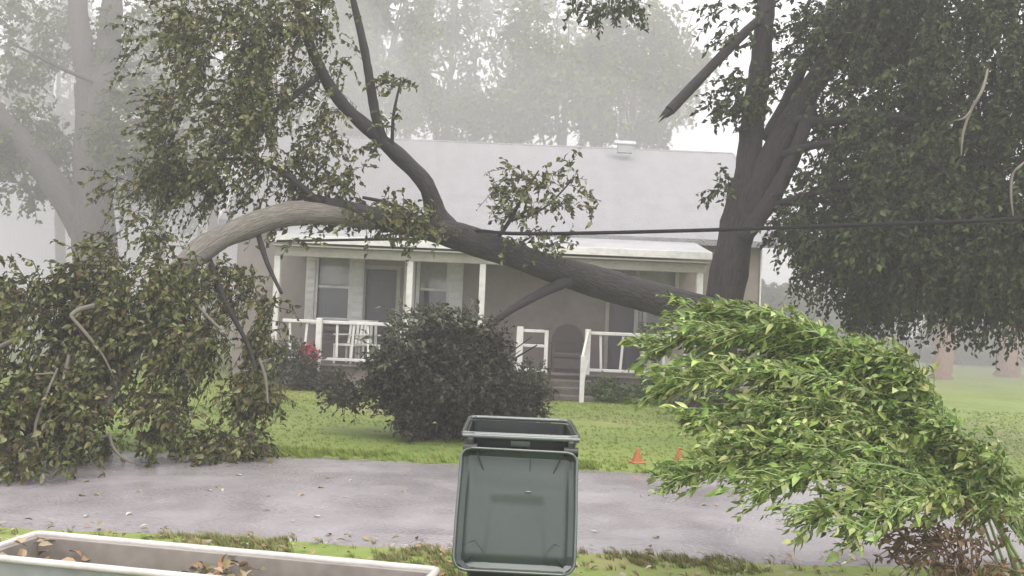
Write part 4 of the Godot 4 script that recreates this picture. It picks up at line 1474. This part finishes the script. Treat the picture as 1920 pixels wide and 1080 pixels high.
	# corner gussets and ribs moulded inside
	for sx in [-1.0, 1.0]:
		mb = MB.new(base)
		var c := lid_point(0.5 + sx * 0.43, 0.80, top, dn, sd, inw, L)
		var c2 := lid_point(0.5 + sx * 0.33, 0.75, top, dn, sd, inw, L)
		var c3 := lid_point(0.5 + sx * 0.26, 0.84, top, dn, sd, inw, L)
		mb.tube(PackedVector3Array([c - inw * 0.004, c2 - inw * 0.006, c3 - inw * 0.004]), PackedFloat32Array([0.003, 0.0035, 0.003]), 6)
		put(mb, "gusset", lid_m, lid)
		mb = MB.new(base)
		mb.tube(PackedVector3Array([lid_point(0.5 + sx * 0.40, 0.02, top, dn, sd, inw, L), lid_point(0.5 + sx * 0.30, 0.18, top, dn, sd, inw, L)]), PackedFloat32Array([0.004, 0.003]), 6)
		put(mb, "rib", body_m, lid)
		mb = MB.new(base)
		mb.tube(PackedVector3Array([lid_point(0.5 + sx * 0.44, 0.96, top, dn, sd, inw, L), lid_point(0.5 + sx * 0.34, 0.88, top, dn, sd, inw, L)]), PackedFloat32Array([0.004, 0.003]), 6)
		put(mb, "rib", body_m, lid)
	mb = MB.new(base)
	mb.tube(PackedVector3Array([lid_point(0.60, 0.06, top, dn, sd, inw, L), lid_point(0.60, 0.17, top, dn, sd, inw, L)]), PackedFloat32Array([0.003, 0.003]), 6)
	put(mb, "rib", body_m, lid)
	mb = MB.new(base)
	mb.box(lid_point(0.59, 0.345, top, dn, sd, inw, L) - inw * 0.004, Vector3(0.03, 0.01, 0.01), Basis(), 0.002)
	put(mb, "clip", rim_m, lid)

func lid_point(u: float, v: float, top: Vector3, dn: Vector3, sd: Vector3, inw: Vector3, L: float) -> Vector3:
	# rounded corners; u across, v down
	var y := v * L
	var hw := 0.286 + 0.006 * smoothstep(0.1, 0.7, v)
	var rt := 0.05
	var rb := 0.06
	if y < rt: hw -= rt - sqrt(maxf(0.0, rt * rt - (rt - y) * (rt - y)))
	if y > L - rb: hw -= rb - sqrt(maxf(0.0, rb * rb - (y - L + rb) * (y - L + rb)))
	var x := (u * 2.0 - 1.0) * hw
	var edge := minf(hw - absf(x), minf(y, L - y))
	var d := 0.04 * smoothstep(0.0, 0.03, edge)
	# the face swells outward below the hinge, then a sunk channel runs down the middle
	d -= 0.036 * smoothstep(0.0, 0.22, y) * smoothstep(0.0, 0.07, hw - absf(x)) * smoothstep(0.0, 0.08, L - y)
	var cw := 0.115 + 0.025 * smoothstep(0.3, 0.6, y)
	d += 0.006 * (1.0 - smoothstep(cw, cw + 0.03, absf(x))) * smoothstep(0.20, 0.27, y) * smoothstep(0.0, 0.06, L - y)
	return top + dn * y + sd * x + inw * d

func build_small_things():
	rng.seed = 31337
	# two small orange cones at the lawn's edge
	var om := flat_mat(lin(0.40, 0.14, 0.06), 0.5)
	var k := 0
	for q in [[1194, 868, 0.17, "small orange cone standing at the lawn edge clear of shrub"], [1272, 872, 0.20, "small orange cone half hidden by the bent green shrub"]]:
		var p := gnd(q[0], q[1])
		var t := thing("orange_cone", p, q[3], "cone", "orange cones at the lawn edge")
		var mb := MB.new(p)
		var h: float = q[2]
		mb.box(p + Vector3(0, 0.012, 0), Vector3(0.16, 0.02, 0.16), Basis(Vector3.UP, 0.3), 0.005)
		put(mb, "foot", om, t)
		mb = MB.new(p)
		mb.tube(PackedVector3Array([p + Vector3(0, 0.023, 0), p + Vector3(0.005, h * 0.6, 0), p + Vector3(0.01, h, 0)]), PackedFloat32Array([0.065, 0.035, 0.016]), 16)
		put(mb, "cone", om, t)
		k += 1
	# leaves blown onto the road, each its own
	var shapes := []
	var mats := []
	for i in 3:
		var s := MB.new()
		s.leaf(Vector3(0, 0, 0.5), Vector3(0, 0, -1), Vector3.UP, 1.0, 0.55 + 0.1 * i, Color.WHITE, true)
		shapes.append(s.mesh())
		mats.append(flat_mat([lin(0.42, 0.38, 0.32), lin(0.16, 0.15, 0.07), lin(0.26, 0.19, 0.12)][i], 0.45))
	var words := ["pale blown leaf lying flat on wet asphalt", "olive blown leaf lying flat on wet asphalt", "brown blown leaf lying flat on wet asphalt"]
	for i in 46:
		var p: Vector3
		if i < 34: p = gnd(rng.randf_range(10, 780), rng.randf_range(890, 1000))
		else: p = gnd(rng.randf_range(1100, 1560), rng.randf_range(900, 1040))
		if p.z < -9.5 or p.z > -6.3 or i % 3 == 2: continue
		var j := rng.randi() % 3
		var o := MeshInstance3D.new()
		o.mesh = shapes[j]
		o.material_override = mats[j]
		o.name = numbered("fallen_leaf")
		add_child(o)
		var s := rng.randf_range(0.035, 0.08)
		o.transform = Transform3D(Basis(Vector3.UP, rng.randf() * TAU).scaled(Vector3(s, s, s)), Vector3(p.x, 0.035, p.z))
		tag(o, words[j], "leaf", "%s leaves blown over the road" % ["pale", "olive", "brown"][j])
	# leaf litter on the near verge
	var lm := MB.new()
	lm.leaf(Vector3.ZERO, Vector3(0, 0, -1), Vector3.UP, 1.0, 0.5, Color.WHITE, true)
	var mesh := lm.mesh()
	var mm := MultiMesh.new()
	mm.transform_format = MultiMesh.TRANSFORM_3D
	mm.use_colors = true
	mm.mesh = mesh
	mm.instance_count = 1500
	for i in 1500:
		var p := Vector3(rng.randf_range(-4.5, 4.5), rng.randf_range(0.015, 0.05), rng.randf_range(-6.4, -3.8))
		var b := Basis.from_euler(Vector3(rng.randf_range(-0.5, 0.5), rng.randf() * TAU, rng.randf_range(-0.5, 0.5))).scaled(Vector3.ONE * rng.randf_range(0.03, 0.08))
		mm.set_instance_transform(i, Transform3D(b, p))
		mm.set_instance_color(i, pick([Color(0.22, 0.14, 0.08), Color(0.30, 0.22, 0.14), Color(0.16, 0.15, 0.07), Color(0.36, 0.32, 0.26)]))
	var o := MultiMeshInstance3D.new()
	o.multimesh = mm
	o.material_override = leaf_mat(0.6, 0.2)
	o.name = "leaf_litter"
	add_child(o)
	tag(o, "brown dead leaf litter strewn over the near verge", "leaves", "", "stuff")

func build_mist():
	# wind-driven rain hanging over the house and thickening beyond it
	var list := [[Vector3(0, 6, -50), Vector3(190, 40, 56), 0.024, "drifting rain mist filling the air beyond the house"], [Vector3(-3.5, 4.6, -23), Vector3(20, 8, 11), 0.024, "gust of spray blowing along the roof"], [Vector3(-10.5, 5, -22), Vector3(17, 14, 13), 0.045, "pale bank of rain mist round the forked tree"]]
	for q in list:
		var f := FogVolume.new()
		f.shape = RenderingServer.FOG_VOLUME_SHAPE_ELLIPSOID
		f.size = q[1]
		var m := FogMaterial.new()
		m.density = q[2]
		m.albedo = Color(0.995, 0.99, 0.985)
		f.material = m
		f.name = numbered("rain_mist")
		add_child(f)
		f.position = q[0]
		tag(f, q[3], "mist", "", "stuff")
